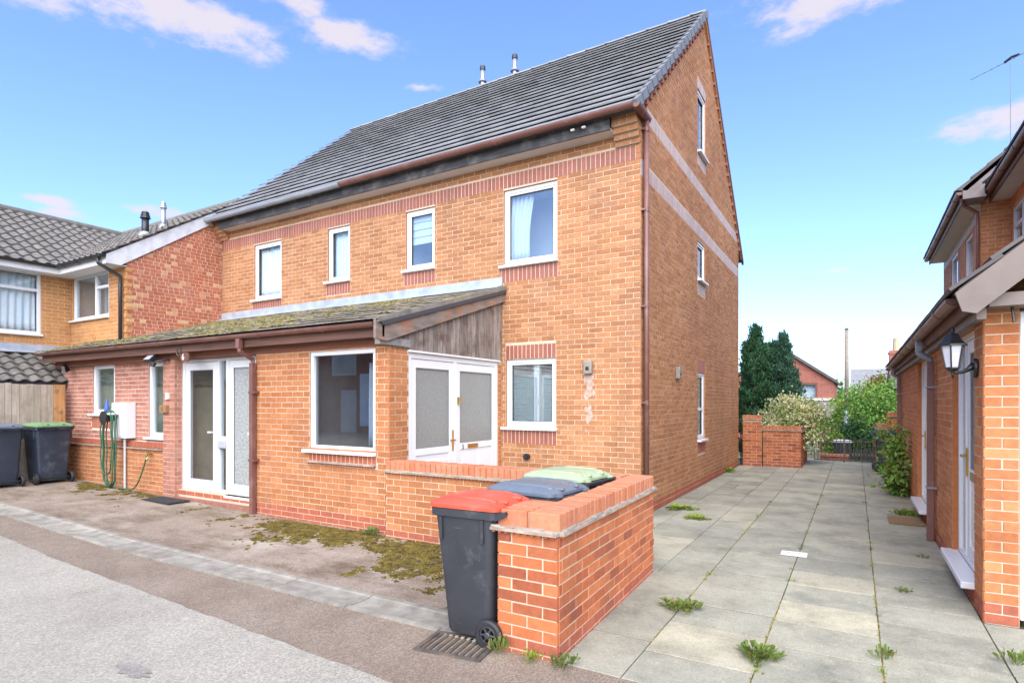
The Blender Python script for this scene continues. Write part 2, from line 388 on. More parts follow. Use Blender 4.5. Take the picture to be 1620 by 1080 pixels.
# ---------------------------------------------------------------- mesh helpers
COL = scene.collection
class MB:
    def __init__(s): s.v = []; s.f = []; s.m = []; s.mats = []
    def mi(s, mat):
        if mat is None: return 0
        if mat not in s.mats: s.mats.append(mat)
        return s.mats.index(mat)
    def poly(s, pts, mat=None):
        i = len(s.v); s.v += [tuple(p) for p in pts]; s.f.append(tuple(range(i, i + len(pts)))); s.m.append(s.mi(mat))
    def hexa(s, p, mat=None, skip=()):
        """p: 8 corners, bottom ring 0-3 (ccw from above) then top ring 4-7"""
        i = len(s.v); s.v += [tuple(q) for q in p]; k = s.mi(mat)
        fs = [(0, 3, 2, 1), (4, 5, 6, 7), (0, 1, 5, 4), (1, 2, 6, 5), (2, 3, 7, 6), (3, 0, 4, 7)]
        for j, f in enumerate(fs):
            if j in skip: continue
            s.f.append(tuple(i + q for q in f)); s.m.append(k)
    def box(s, x0, x1, y0, y1, z0, z1, mat=None):
        if x0 > x1: x0, x1 = x1, x0
        if y0 > y1: y0, y1 = y1, y0
        if z0 > z1: z0, z1 = z1, z0
        s.hexa([(x0, y0, z0), (x1, y0, z0), (x1, y1, z0), (x0, y1, z0), (x0, y0, z1), (x1, y0, z1), (x1, y1, z1), (x0, y1, z1)], mat)
    def prism(s, pts, d, mat=None):
        """closed polygon pts (3D) extruded by vector d"""
        n = len(pts); d = Vector(d); a = [Vector(p) for p in pts]; b = [p + d for p in a]
        i = len(s.v); s.v += [tuple(p) for p in a + b]; k = s.mi(mat)
        s.f.append(tuple(i + j for j in range(n))); s.f.append(tuple(i + n + j for j in reversed(range(n)))); s.m += [k, k]
        for j in range(n):
            j2 = (j + 1) % n
            s.f.append((i + j, i + n + j, i + n + j2, i + j2)); s.m.append(k)
    def tube(s, path, r, n=8, mat=None, caps=True):
        path = [Vector(p) for p in path]; k = s.mi(mat); rings = []
        rs = r if isinstance(r, (list, tuple)) else [r] * len(path)
        ref = None
        for j, p in enumerate(path):
            t = (path[min(j + 1, len(path) - 1)] - path[max(j - 1, 0)])
            if t.length < 1e-9: t = Vector((0, 0, 1))
            t.normalize()
            if ref is None: ref = Vector((0, 0, 1)) if abs(t.z) < .9 else Vector((1, 0, 0))
            a = t.cross(ref)
            if a.length < 1e-4: a = t.cross(Vector((.3, 1, .2)))
            a.normalize(); b = a.cross(t).normalized(); ref = b
            i = len(s.v)
            for q in range(n):
                an = 2 * math.pi * q / n
                s.v.append(tuple(p + (a * math.cos(an) + b * math.sin(an)) * rs[j]))
            rings.append(i)
        for j in range(len(rings) - 1):
            for q in range(n):
                q2 = (q + 1) % n
                s.f.append((rings[j] + q, rings[j] + q2, rings[j + 1] + q2, rings[j + 1] + q)); s.m.append(k)
        if caps:
            s.f.append(tuple(rings[0] + q for q in reversed(range(n)))); s.f.append(tuple(rings[-1] + q for q in range(n))); s.m += [k, k]
    def loft(s, rings, mat=None, caps=True):
        k = s.mi(mat); n = len(rings[0]); base = []
        for r in rings:
            base.append(len(s.v)); s.v += [tuple(p) for p in r]
        for j in range(len(rings) - 1):
            for q in range(n):
                q2 = (q + 1) % n
                s.f.append((base[j] + q, base[j] + q2, base[j + 1] + q2, base[j + 1] + q)); s.m.append(k)
        if caps:
            s.f.append(tuple(base[0] + q for q in reversed(range(n)))); s.f.append(tuple(base[-1] + q for q in range(n))); s.m += [k, k]
    def mesh(s, name):
        me = bpy.data.meshes.new(name); me.from_pydata(s.v, [], s.f)
        for mt in s.mats: me.materials.append(mt)
        if s.mats: me.polygons.foreach_set('material_index', s.m)
        me.update()
        return me
    def build(s, name, parent=None, mat=None, smooth=False):
        if mat is not None and not s.mats: s.mats = [mat]; s.m = [0] * len(s.f)
        me = s.mesh(name)
        if smooth: me.polygons.foreach_set('use_smooth', [True] * len(me.polygons))
        o = bpy.data.objects.new(name, me); COL.objects.link(o)
        if parent is not None: attach(o, parent)
        return o
WORLD = {}                                   # world translation of a root, so that parts may be meshed in world space
def attach(o, parent):
    o.parent = parent
    t = WORLD.get(parent.name)
    if t is not None: o.matrix_parent_inverse = Matrix.Translation(-t)
def thing(name, label, cat, loc=(0, 0, 0), rz=0, group=None):
    o = bpy.data.objects.new(name, None); COL.objects.link(o); o.empty_display_size = .2
    o.location = loc; o.rotation_euler = (0, 0, rz)
    o['label'] = label; o['category'] = cat
    if group: o['group'] = group
    return o
def worldthing(name, label, cat, loc, group=None):
    o = thing(name, label, cat, loc, 0, group); WORLD[o.name] = Vector(loc); return o
def tag(o, label, cat, group=None):
    o['label'] = label; o['category'] = cat
    if group: o['group'] = group
    return o
def struct(o): o['kind'] = 'structure'; return o
def bevel(o, w=.006, seg=2):
    m = o.modifiers.new('bevel', 'BEVEL'); m.width = w; m.segments = seg; m.limit_method = 'ANGLE'; m.angle_limit = R(40)
    return o
def copy_tree(o, parent=None):
    c = o.copy(); COL.objects.link(c); c.parent = parent
    for k in o.keys(): c[k] = o[k]
    for ch in list(o.children): copy_tree(ch, c)
    return c
def text_mesh(txt, size, mat, loc, rot, parent, name='lettering', depth=.002):
    cu = bpy.data.curves.new(name, 'FONT'); cu.body = txt; cu.size = size; cu.extrude = depth; cu.align_x = 'CENTER'; cu.align_y = 'CENTER'
    tmp = bpy.data.objects.new('tmp', cu); COL.objects.link(tmp)
    dg = bpy.context.evaluated_depsgraph_get()
    me = bpy.data.meshes.new_from_object(tmp.evaluated_get(dg))
    bpy.data.objects.remove(tmp)
    me.materials.clear(); me.materials.append(mat)
    M = Matrix.Translation(loc) @ rot.to_4x4()
    me.transform(M)
    o = bpy.data.objects.new(name, me); COL.objects.link(o)
    attach(o, parent)
    return o

class Fr:
    """a wall plane: s runs to the right seen from outside, n is outward, z is up"""
    def __init__(s, ox, oy, ang):
        s.o = Vector((ox, oy, 0)); s.u = Vector((math.cos(R(ang)), math.sin(R(ang)), 0)); s.n = Vector((s.u.y, -s.u.x, 0)); s.ang = R(ang)
    def p(s, a, n, z): return s.o + s.u * a + s.n * n + Vector((0, 0, z))
    def box(s, mb, a0, a1, n0, n1, z0, z1, mat=None):
        """n0 inner (back), n1 outer (front)"""
        mb.hexa([s.p(a0, n1, z0), s.p(a1, n1, z0), s.p(a1, n0, z0), s.p(a0, n0, z0), s.p(a0, n1, z1), s.p(a1, n1, z1), s.p(a1, n0, z1), s.p(a0, n0, z1)], mat)

def proj_area(pt, nrm, area):
    d = Vector(pt) - Vector((0, 0, EYE)); L2 = d.length_squared
    dep = d.dot(CF)
    if dep < .3: return 0
    u = 810 + FPX * d.dot(CR) / dep; v = HORIZON - FPX * d.z / dep
    if not (-20 < u < 1640 and -20 < v < 1100): return 0
    c = -(d / math.sqrt(L2)).dot(nrm)
    return area * max(0, c) / L2

BR_L, BR_H, JT = .2175, .0675, .0075
class Masonry:
    """collects the bricks of one thing: the 300 that show largest become objects, the rest one mesh"""
    def __init__(s, root): s.root = root; s.items = []; s.cache = {}
    def add(s, fr, a0, a1, z0, z1, mat, parent, n=0.0, dep=.018):
        j = random.uniform; a0 += j(-.001, .0015); a1 += j(-.0015, .001); z0 += j(-.001, .001); z1 += j(-.001, .001)
        s.items.append((fr, a0, a1, z0, z1, mat, parent, n, dep))
    def wall(s, fr, parent, a0, a1, z0, z1, mat, holes=(), rng=None, soldiers=(), plinth=0, plinth_mat=None, off=0.0, n=0.0, skip=(), split=0.0):
        """holes and soldier panels are (a0,a1,z0,z1); rng(z) gives the extent on a sloping wall"""
        z = z0; row = 0
        blocks = list(holes) + [q[:4] for q in soldiers] + list(skip)
        while z + BR_H <= z1 + .02:
            zc = z + BR_H / 2
            lo, hi = (a0, a1) if rng is None else rng(zc)
            cuts = sorted([(h[0], h[1]) for h in blocks if h[2] < zc + .012 and h[3] > zc - .012])
            spans = []; cur = lo
            for c0, c1 in cuts:
                if c1 <= cur: continue
                if c0 > cur: spans.append((cur, min(c0, hi)))
                cur = max(cur, c1)
                if cur >= hi: break
            if cur < hi: spans.append((cur, hi))
            ph = off + (0 if row % 2 == 0 else .1125)
            if split: ph = random.uniform(0, .225)
            for q0, q1 in spans:
                if q1 - q0 < .03: continue
                k = math.floor((q0 - a0 - ph) / .225)
                while True:
                    b0 = a0 + ph + k * .225; b1 = b0 + BR_L; k += 1
                    if b0 >= q1: break
                    c0 = max(b0, q0 + .003); c1 = min(b1, q1 - .003)
                    if c1 - c0 < .022: continue
                    mt = plinth_mat if (plinth and row < plinth) else mat
                    if split and c1 - c0 > .2 and random.random() < split:
                        cm = (c0 + c1) / 2; s.add(fr, c0, cm - .005, z, min(z + BR_H, z1), mt, parent, n); s.add(fr, cm + .005, c1, z, min(z + BR_H, z1), mt, parent, n + .001)
                        continue
                    s.add(fr, c0, c1, z, min(z + BR_H, z1), mt, parent, n + random.uniform(-.0015, .0015))
            z += .075; row += 1
        for sd in soldiers:
            b0, b1, y0, y1 = sd[:4]; mt = sd[4]
            cnt = max(1, round((b1 - b0) / .075)); st = (b1 - b0) / cnt
            for i in range(cnt):
                s.add(fr, b0 + i * st + .005, b0 + (i + 1) * st - .005, y0 + .005, y1 - .005, mt, parent, n + random.uniform(-.001, .001))
    def brick_mesh(s, l, h, dep, mat):
        key = (round(l, 3), round(h, 3), round(dep, 3), mat.name)
        if key not in s.cache:
            mb = MB(); e = .0028; a = l / 2; b = h / 2; f = .0045
            outer = [(-a, f, -b), (a, f, -b), (a, f, b), (-a, f, b)]
            inner = [(-a + e, 0, -b + e), (a - e, 0, -b + e), (a - e, 0, b - e), (-a + e, 0, b - e)]
            backr = [(-a, dep, -b), (a, dep, -b), (a, dep, b), (-a, dep, b)]
            mb.v = outer + inner + backr
            mb.f = [(4, 5, 6, 7)] + [(i, (i + 1) % 4, 4 + (i + 1) % 4, 4 + i) for i in range(4)] + [(8 + i, 8 + (i + 1) % 4, (i + 1) % 4, i) for i in range(4)]
            mb.m = [0] * 9; mb.mats = [mat]
            s.cache[key] = mb.mesh('brick')
        return s.cache[key]
    def finish(s, limit=300):
        sc = []
        for i, (fr, a0, a1, z0, z1, mat, par, n, dep) in enumerate(s.items):
            sc.append((proj_area(fr.p((a0 + a1) / 2, n, (z0 + z1) / 2), fr.n, (a1 - a0) * (z1 - z0)), i))
        sc.sort(reverse=True)
        big = set(i for a, i in sc[:limit] if a > 0)
        mb = MB()
        for i, (fr, a0, a1, z0, z1, mat, par, n, dep) in enumerate(s.items):
            c = fr.p((a0 + a1) / 2, n, (z0 + z1) / 2)
            if i in big:
                o = bpy.data.objects.new('brick', s.brick_mesh(a1 - a0, z1 - z0, dep, mat)); COL.objects.link(o)
                o.parent = par; o.location = c
                o.rotation_euler = (random.uniform(-.006, .006), random.uniform(-.004, .004), fr.ang + random.uniform(-.004, .004))
                if par.name in WORLD: o.matrix_parent_inverse = Matrix.Translation(-WORLD[par.name])
            else:
                e = .0028; k = mb.mi(mat); j = len(mb.v)
                for (A0, A1, Z0, Z1, nn) in ((a0, a1, z0, z1, n - .0045), (a0 + e, a1 - e, z0 + e, z1 - e, n), (a0, a1, z0, z1, n - dep)):
                    mb.v += [tuple(fr.p(A0, nn, Z0)), tuple(fr.p(A1, nn, Z0)), tuple(fr.p(A1, nn, Z1)), tuple(fr.p(A0, nn, Z1))]
                fs = [(4, 5, 6, 7)] + [(q, (q + 1) % 4, 4 + (q + 1) % 4, 4 + q) for q in range(4)] + [(8 + q, 8 + (q + 1) % 4, (q + 1) % 4, q) for q in range(4)]
                for f in fs: mb.f.append(tuple(j + q for q in f)); mb.m.append(k)
        if mb.f:
            o = mb.build('brickwork', s.root); o['kind'] = 'stuff'

def backing(fr, name, root, a0, a1, z0, z1, holes=(), rng=None, mat=None, reveal=None, thick=.11, n=-.004):
    """the mortar bed of a wall with its openings cut out"""
    mb = MB(); zs = {z0, z1}
    for h in holes: zs |= {min(max(h[2], z0), z1), min(max(h[3], z0), z1)}
    if rng:
        z = z0
        while z < z1: zs.add(round(z, 4)); z += .2
    zs = sorted(zs)
    for za, zb in zip(zs[:-1], zs[1:]):
        if zb - za < 1e-4: continue
        zm = (za + zb) / 2
        la, ha = rng(za + 1e-5) if rng else (a0, a1); lb, hb = rng(zb - 1e-5) if rng else (a0, a1)
        cuts = sorted([(h[0], h[1]) for h in holes if h[2] < zm < h[3]])
        edges = []; cur = (la, lb)
        for c0, c1 in cuts:
            edges.append((cur, (c0, c0))); cur = (c1, c1)
        edges.append((cur, (ha, hb)))
        for (l0, l1), (r0, r1) in edges:
            if r0 - l0 < .001 and r1 - l1 < .001: continue
            P = fr.p; q = n - thick
            i = len(mb.v)
            mb.hexa([P(l0, n, za), P(r0, n, za), P(r0, q, za), P(l0, q, za), P(l1, n, zb), P(r1, n, zb), P(r1, q, zb), P(l1, q, zb)], reveal or mat)
            mb.m[-4] = mb.mi(mat)                  # the outward face shows mortar
    return mb.build(name, root)

def window(root, fr, a0, a1, z0, z1, n=-.035, sill=True, fw=.055, sash=True, glass=None, inside=None, room=ROOM, mull=(), trans=(), depth=.7, sillext=.07, sill_out=.06):
    mb = MB(); d0, d1 = n - .07, n
    def fr_rect(m, x0, x1, y0, y1, w, n0, n1):
        fr.box(m, x0, x1, n0, n1, y0, y0 + w); fr.box(m, x0, x1, n0, n1, y1 - w, y1)
        fr.box(m, x0, x0 + w, n0, n1, y0 + w, y1 - w); fr.box(m, x1 - w, x1, n0, n1, y0 + w, y1 - w)
    fr_rect(mb, a0, a1, z0, z1, fw, d0, d1)
    xs = [a0 + fw] + [x for x in mull] + [a1 - fw]
    for x in mull: fr.box(mb, x - .03, x + .03, d0, d1 - .003, z0 + fw, z1 - fw)
    for x, za, x2 in trans: fr.box(mb, x, x2, d0, d1 - .004, za - .03, za + .03)
    o = mb.build('window', root, UPVC); bevel(o, .006)
    i0, i1, j0, j1 = a0 + fw, a1 - fw, z0 + fw, z1 - fw
    if sash:
        m2 = MB(); fr_rect(m2, i0 - .004, i1 + .004, j0 - .004, j1 + .004, .038, d0 + .012, d1 - .014)
        bevel(m2.build('sash', o, UPVC), .005)
        m5 = MB(); w = .007                               # black gasket line round the pane
        fr_rect(m5, i0 + .034, i1 - .034, j0 + .034, j1 - .034, w, n - .05, n - .022); m5.build('gasket', o, BLACKP)
    m3 = MB(); fr.box(m3, i0, i1, n - .048, n - .042, j0, j1); m3.build('pane', o, glass or GLASS)
    if sill:
        m4 = MB(); fr.box(m4, a0 - sillext, a1 + .02, n - .02, sill_out, z0 - .045, z0 - .003); bevel(m4.build('sill', o, UPVC), .008)
    if inside: inside(o, i0, i1, j0, j1, n)
    rm = MB(); P = fr.p; q0, q1 = n - .075, n - .075 - depth; w = .12
    A, B, C, D = i0 - w, i1 + w, j0 - w, j1 + w
    rm.poly([P(A, q1, C), P(B, q1, C), P(B, q1, D), P(A, q1, D)]); rm.poly([P(A, q0, C), P(A, q1, C), P(A, q1, D), P(A, q0, D)]); rm.poly([P(B, q0, C), P(B, q1, C), P(B, q1, D), P(B, q0, D)])
    rm.poly([P(A, q0, C), P(B, q0, C), P(B, q1, C), P(A, q1, C)]); rm.poly([P(A, q0, D), P(B, q0, D), P(B, q1, D), P(A, q1, D)])
    rm.build('room', o, room)
    return o
def curtain(fr, a0, a1, z0, z1, n, par, mat=CURTAIN, waves=7, amp=.018, taper=0.0, name='curtain', swing=0.0):
    mb = MB(); k = waves * 8; rows = 6; idx = []
    for j in range(rows + 1):
        t = j / rows; z = z1 + (z0 - z1) * t; ww = (a1 - a0) * (1 - taper * math.sin(t * math.pi * .5)) ; row = []
        for i in range(k + 1):
            x = a0 + swing * math.sin(t * 2.6) + ww * i / k
            row.append(len(mb.v)); mb.v.append(tuple(fr.p(x, n + amp * math.sin(i / k * waves * 2 * math.pi + t), z)))
        idx.append(row)
    for j in range(rows):
        for i in range(k): mb.f.append((idx[j][i], idx[j][i + 1], idx[j + 1][i + 1], idx[j + 1][i])); mb.m.append(0)
    mb.mats = [mat]
    o = mb.build(name, par, smooth=True)
    sol = o.modifiers.new('thick', 'SOLIDIFY'); sol.thickness = .003
    return o
def slats(fr, a0, a1, z0, z1, n, par, mat=BLIND, step=.05, name='blind', tilt=.012, gap=.004):
    mb = MB(); z = z1
    while z - step > z0:
        P = fr.p
        mb.hexa([P(a0, n + tilt, z - step + gap), P(a1, n + tilt, z - step + gap), P(a1, n + tilt - .004, z - step + gap), P(a0, n + tilt - .004, z - step + gap),
                 P(a0, n, z), P(a1, n, z), P(a1, n - .004, z), P(a0, n - .004, z)])
        z -= step
    return mb.build(name, par, mat)

class Tiles:
    """tiles of one thing: the 300 that show largest are objects, the rest joined"""
    def __init__(s, root): s.root = root; s.items = []; s.cache = {}
    def flat(s, parent, O, U, V, width, rows, gauge, tw, mat, lap=.06, th=.024, lift=.026, stagger=True):
        O, U, V = Vector(O), Vector(U).normalized(), Vector(V).normalized(); Nn = U.cross(V).normalized()
        for r in range(rows):
            a = 0.0 if (r % 2 == 0 or not stagger) else -tw / 2
            while a < width - .01:
                c0, c1 = max(a, 0) + .0015, min(a + tw, width) - .0015
                if c1 - c0 > .03:
                    s.items.append(('flat', parent, O + U * c0 + V * (r * gauge), U, V, Nn, c1 - c0, gauge + lap, th, lift + random.uniform(-.002, .003), mat))
                a += tw
    def wavy(s, parent, O, U, V, width, rows, gauge, tw, mat, lap=.05, th=.02, lift=.03, clip=None):
        O, U, V = Vector(O), Vector(U).normalized(), Vector(V).normalized(); Nn = U.cross(V).normalized()
        for r in range(rows):
            a = 0.0
            while a < width - .05:
                if clip is None or clip(a + tw / 2, r * gauge + gauge / 2):
                    s.items.append(('wavy', parent, O + U * a + V * (r * gauge), U, V, Nn, tw, gauge + lap, th, lift, mat))
                a += tw
    def verts(s, kind, w, l, th, lift):
        ang = lift / l
        def pt(x, y, n): return Vector((x, y, n + lift - ang * y))
        if kind == 'flat':
            v = [pt(0, 0, -th), pt(w, 0, -th), pt(w, l, -th), pt(0, l, -th), pt(.002, .003, 0), pt(w - .002, .003, 0), pt(w - .002, l, 0), pt(.002, l, 0)]
            f = [(4, 5, 6, 7), (0, 1, 5, 4), (1, 2, 6, 5), (3, 0, 4, 7), (0, 3, 2, 1)]
        else:
            k = 8; v = []; f = []
            def prof(t): return .024 * math.sin(2 * math.pi * t + .4)
            for y in (0, l):
                for i in range(k + 1): v.append(pt(w * 1.04 * i / k, y, prof(i / k)))
            for y in (0,):
                for i in range(k + 1): v.append(pt(w * 1.04 * i / k, y, prof(i / k) - th))
            for i in range(k):
                f.append((i, i + 1, k + 2 + i, k + 1 + i)); f.append((2 * (k + 1) + i, 2 * (k + 1) + i + 1, i + 1, i))
        return v, f
    def finish(s, limit=300):
        sc = [(proj_area(it[2] + it[3] * it[6] / 2 + it[4] * .15, it[5], it[6] * it[7]), i) for i, it in enumerate(s.items)]
        sc.sort(reverse=True); big = set(i for a, i in sc[:limit] if a > 0); mbs = {}
        for i, (kind, par, O, U, V, Nn, w, l, th, lift, mat) in enumerate(s.items):
            M = Matrix(((U.x, V.x, Nn.x, O.x), (U.y, V.y, Nn.y, O.y), (U.z, V.z, Nn.z, O.z), (0, 0, 0, 1)))
            if i in big:
                key = (kind, round(w, 3), round(l, 3), round(lift, 3), mat.name)
                if key not in s.cache:
                    v, f = s.verts(kind, w, l, th, lift); mb = MB(); mb.v = [tuple(q) for q in v]; mb.f = f; mb.m = [0] * len(f); mb.mats = [mat]
                    me = mb.mesh('roof_tile')
                    s.cache[key] = me
                o = bpy.data.objects.new('roof_tile', s.cache[key]); COL.objects.link(o); o.parent = par
                o.matrix_local = M @ Matrix.Rotation(random.uniform(-.006, .006), 4, 'Z')
            else:
                mb = mbs.setdefault(0, MB())
                v, f = s.verts(kind, w, l, th, lift); j = len(mb.v); k = mb.mi(mat)
                mb.v += [tuple(M @ q) for q in v]
                for q in f: mb.f.append(tuple(j + x for x in q)); mb.m.append(k)
        for mb in mbs.values():
            o = mb.build('roof_tiling', s.root); o['kind'] = 'stuff'

def gutter(name, root, p0, p1, mat, r=.058, brackets=1.0, ends=True):
    p0, p1 = Vector(p0), Vector(p1); t = (p1 - p0).normalized(); sd = t.cross(Vector((0, 0, 1))).normalized()
    mb = MB()
    def ring(p, rr, ri):
        pts = []
        for i in range(9):
            a = math.pi * i / 8; pts.append(p + sd * (-math.cos(a) * rr) + Vector((0, 0, -math.sin(a) * rr * 1.02)))
        for i in reversed(range(9)):
            a = math.pi * i / 8; pts.append(p + sd * (-math.cos(a) * ri) + Vector((0, 0, -math.sin(a) * ri * 1.02)))
        return pts
    mb.loft([ring(p0, r, r - .006), ring(p1, r, r - .006)])
    L = (p1 - p0).length; x = brackets * .5
    while x < L - .1:
        c = p0 + t * x; mb.loft([ring(c - t * .028, r + .007, r - .004), ring(c + t * .028, r + .007, r - .004)]); x += brackets
    if ends:
        for e in (p0, p1):
            mb.prism([e + sd * (-math.cos(math.pi * i / 8) * (r - .002)) + Vector((0, 0, -math.sin(math.pi * i / 8) * (r - .002))) for i in range(9)], t * (.006 if e == p0 else -.006))
    return mb.build(name, root, mat)

def leaves(name, parent, pts, size, mat, up=.3, flat=.0, aspect=.55, rnd=None, kind=None):
    """one leaf-shaped face pair per point"""
    rnd = rnd or random; mb = MB(); V = mb.v; Fc = mb.f
    for p in pts:
        d = Vector((rnd.gauss(0, 1), rnd.gauss(0, 1), rnd.gauss(0, 1) * (1 - flat) + up)); d.normalize()
        sd = d.cross(Vector((rnd.gauss(0, 1), rnd.gauss(0, 1), rnd.gauss(0, 1))))
        if sd.length < .01: continue
        sd.normalize(); s = size * rnd.uniform(.6, 1.4); w = s * aspect; nn = d.cross(sd) * s * .18
        p = Vector(p); i = len(V)
        V += [tuple(p), tuple(p + d * s * .5 + sd * w * .5 + nn), tuple(p + d * s), tuple(p + d * s * .5 - sd * w * .5 + nn)]
        Fc += [(i, i + 1, i + 2), (i, i + 2, i + 3)]
    mb.m = [0] * len(Fc); mb.mats = [mat]
    o = mb.build(name, parent)
    if kind: o['kind'] = kind
    return o

# ================================================================ THE SETTING: ground, road, paving
def gz(x, y=0.0):
    z = .025 * min(max(0, -7 - x), 8)
    if y > 18.4: z -= .65 * min(1, (y - 18.4) / 4)
    return z
def grid_sheet(name, xs, ys, dz, mat, yedge=None):
    mb = MB(); n = len(xs)
    for j, y in enumerate(ys):
        for x in xs:
            yy = y if yedge is None else yedge(x, j)
            mb.v.append((x, yy, gz(x, yy) + dz))
    for j in range(len(ys) - 1):
        for i in range(n - 1):
            a = j * n + i; mb.f.append((a, a + 1, a + n + 1, a + n)); mb.m.append(0)
    mb.mats = [mat]
    return struct(mb.build(name))
XS = [-600, -200, -60, -30, -20, -15, -13, -11, -9, -7, -5, -3, -1, 1, 3, 6, 12, 30, 60, 200, 600]
grid_sheet('ground', XS, [-400, -100, -30, -10, 0, 3, 6, 10, 14, 18.4, 19.4, 20.4, 21.4, 22.4, 30, 60, 120, 300, 900], -.055, EARTH)
XR = [-40, -30, -20, -15, -13, -11, -9, -8, -7, -6, -5, -4, -3, -2, -1.5, -1, 0, 1, 3, 6, 12, 30]
def edge_y(x): return 2.50 + max(0, -2.4 - x) * .045 + .006 * math.sin(x * 9) + .005 * math.sin(x * 23 + 1)
XE = [-40 + i * .12 for i in range(0, 584)]
XE = [x for x in XE if x < 30]
grid_sheet('road', XE, [-14, -5, 1.5, 2.4], 0.004, TARMAC, lambda x, j: [-14, -5, 1.5, edge_y(x)][j])
grid_sheet('road_edge', XE, [2.0, 3.3], -0.004, BROWNT, lambda x, j: [edge_y(x) - .35, 3.24][j])
XA = [-40, -30, -20, -15, -13, -11, -9, -8, -7, -6, -5, -4, -3, -1.7]
grid_sheet('driveway', XA, [3.55, 4.2, 4.8, 5.6], 0.0, APRON)
# dished concrete channel, one casting after another
chb = MB()
for i in range(len(XA) - 1):
    chb.poly([(XA[i], 3.22, gz(XA[i]) - .012), (XA[i + 1], 3.22, gz(XA[i + 1]) - .012), (XA[i + 1], 3.57, gz(XA[i + 1]) - .012), (XA[i], 3.57, gz(XA[i]) - .012)])
chan = struct(chb.build('drain_channel', None, BED))
x = -2.52; k = 0
while x > -20:
    L = .915
    mb = MB(); prof = [(3.225, .010), (3.262, .012), (3.28, .004), (3.39, -.003), (3.50, .004), (3.518, .012), (3.565, .010)]
    ra = [(x - L + .006, y, gz(x - L) + z) for y, z in prof] + [(x - L + .006, 3.565, gz(x - L) - .05), (x - L + .006, 3.225, gz(x - L) - .05)]
    rb = [(x - .006, y, gz(x) + z) for y, z in prof] + [(x - .006, 3.565, gz(x) - .05), (x - .006, 3.225, gz(x) - .05)]
    mb.loft([ra, rb]); mb.build('channel_block', chan, CONC)
    x -= L; k += 1

# paving slabs between the two houses
bed = MB(); bed.box(-2.62, 3.4, 3.19, 18.4, -.12, -.0065); bed.box(-4.86, -2.62, 5.43, 7.86, -.12, -.0065)
paving = struct(bed.build('paving', None, BED))
rs = random.Random(11)
def slab(x0, x1, y0, y1):
    g = .004
    x0 += g; x1 -= g; y0 += g * 1.9; y1 -= g * 1.9
    mb = MB(); e = .0012; t = [rs.uniform(-.002, .002) for _ in range(4)]; b = rs.uniform(-.0015, .003)
    cs = [(x0, y0), (x1, y0), (x1, y1), (x0, y1)]; ins = [(x0 + e, y0 + e), (x1 - e, y0 + e), (x1 - e, y1 - e), (x0 + e, y1 - e)]
    mb.loft([[(cx, cy, -.04) for cx, cy in cs], [(cs[i][0], cs[i][1], -.002 + b + t[i]) for i in range(4)], [(ins[i][0], ins[i][1], b + t[i]) for i in range(4)]])
    mb.build('paving_slab', paving, SLAB)
def column(x0, x1, y0, y1, lens, split=.25):
    y = y0
    while y < y1 - .05:
        L = rs.choice(lens); 
        if y1 - (y + L) < .25: L = y1 - y
        if rs.random() < split and x1 - x0 > .5:
            xm = x0 + (x1 - x0) * rs.choice([.5, .42, .58]); slab(x0, xm, y, y + L); slab(xm, x1, y, y + L)
        else: slab(x0, x1, y, y + L)
        y += L
column(-1.72, -1.18, 3.22, 5.45, [.45, .6], 0)
column(-1.18, -.52, 3.22, 18.3, [.45, .45, .6], .0)
column(-.52, .14, 3.22, 18.3, [.45, .6, .5, .45], .06)
column(.14, .795, 3.22, 18.3, [.6, .45, .5], .04)
column(-1.62, -1.18, 5.45, 15.8, [.45, .6, .75], 0)
column(-2.57, -2.22, 5.45, 15.8, [.6, .9], 0)
column(-2.22, -1.62, 5.45, 15.8, [.45, .6, .6], .05)
for c in range(4): column(.795 + c * .65, 1.445 + c * .65, 3.22, 5.38, [.6, .72], .1)
for c in range(4): column(-4.86 + c * .57, -4.29 + c * .57, 5.45, 7.86, [.6], 0)

# ================================================================ MAIN HOUSE
YF, XG, XL, YB = 7.87, -2.58, -12.25, 15.70
YP, XP = 5.28, -4.87
house = worldthing('brick_house', 'large buff brick house with dark tiled roof and brown timber lean-to porch', 'house', (-7.4, 9, 0))
mas = Masonry(house); til = Tiles(house)
# --- upper front wall
ff = Fr(XL, YF, 0); fx = lambda X: X - XL
wins = {'a': (fx(-11.12), fx(-10.23), 3.80, 4.98), 'b': (fx(-8.85), fx(-8.25), 3.95, 4.98), 'c': (fx(-6.865), fx(-6.22), 3.94, 4.975), 'd': (fx(-4.83), fx(-3.88), 3.78, 4.975), 'e': (fx(-4.79), fx(-3.90), 1.22, 2.285)}
holes = list(wins.values())
wallf = backing(ff, 'front_wall', house, 0, fx(XG) - .010, -.1, 5.55, holes, mat=MORTAR, reveal=BUFF)
sold = [(0, fx(XG) - .08, 5.0, 5.225, SOLD)]
for k in 'abcd':
    w = wins[k]; sold.append((w[0] - .04, w[1] + .01, w[2] - .27, w[2] - .045, SOLD))
w = wins['e']; sold.append((w[0], w[1], w[3], w[3] + .225, SOLD)); sold.append((w[0] - .04, w[1] + .01, w[2] - .27, w[2] - .045, SOLD))
mas.wall(ff, wallf, 0, fx(XG) - .001, .0, 5.5, BUFF, holes, soldiers=sold, plinth=2, plinth_mat=PLINTH, skip=[(-1, fx(XP) - .02, -1, 3.42)])
for i in range(3): mas.add(ff, fx(XG) - .078, fx(XG) - .001, 5.005 + i * .075, 5.07 + i * .075, SOLD, wallf)
def net(o, a0, a1, z0, z1, n): curtain(ff, a0, a1, z0, z1, n - .12, o, CURTAIN, 9, .014, name='net_curtain')
def vert(o, a0, a1, z0, z1, n):
    mb = MB(); x = a0
    while x < a1: ff.box(mb, x, min(x + .105, a1), n - .13, n - .126, z0 + .02, z1); x += .11
    mb.build('vertical_blind', o, BLIND)
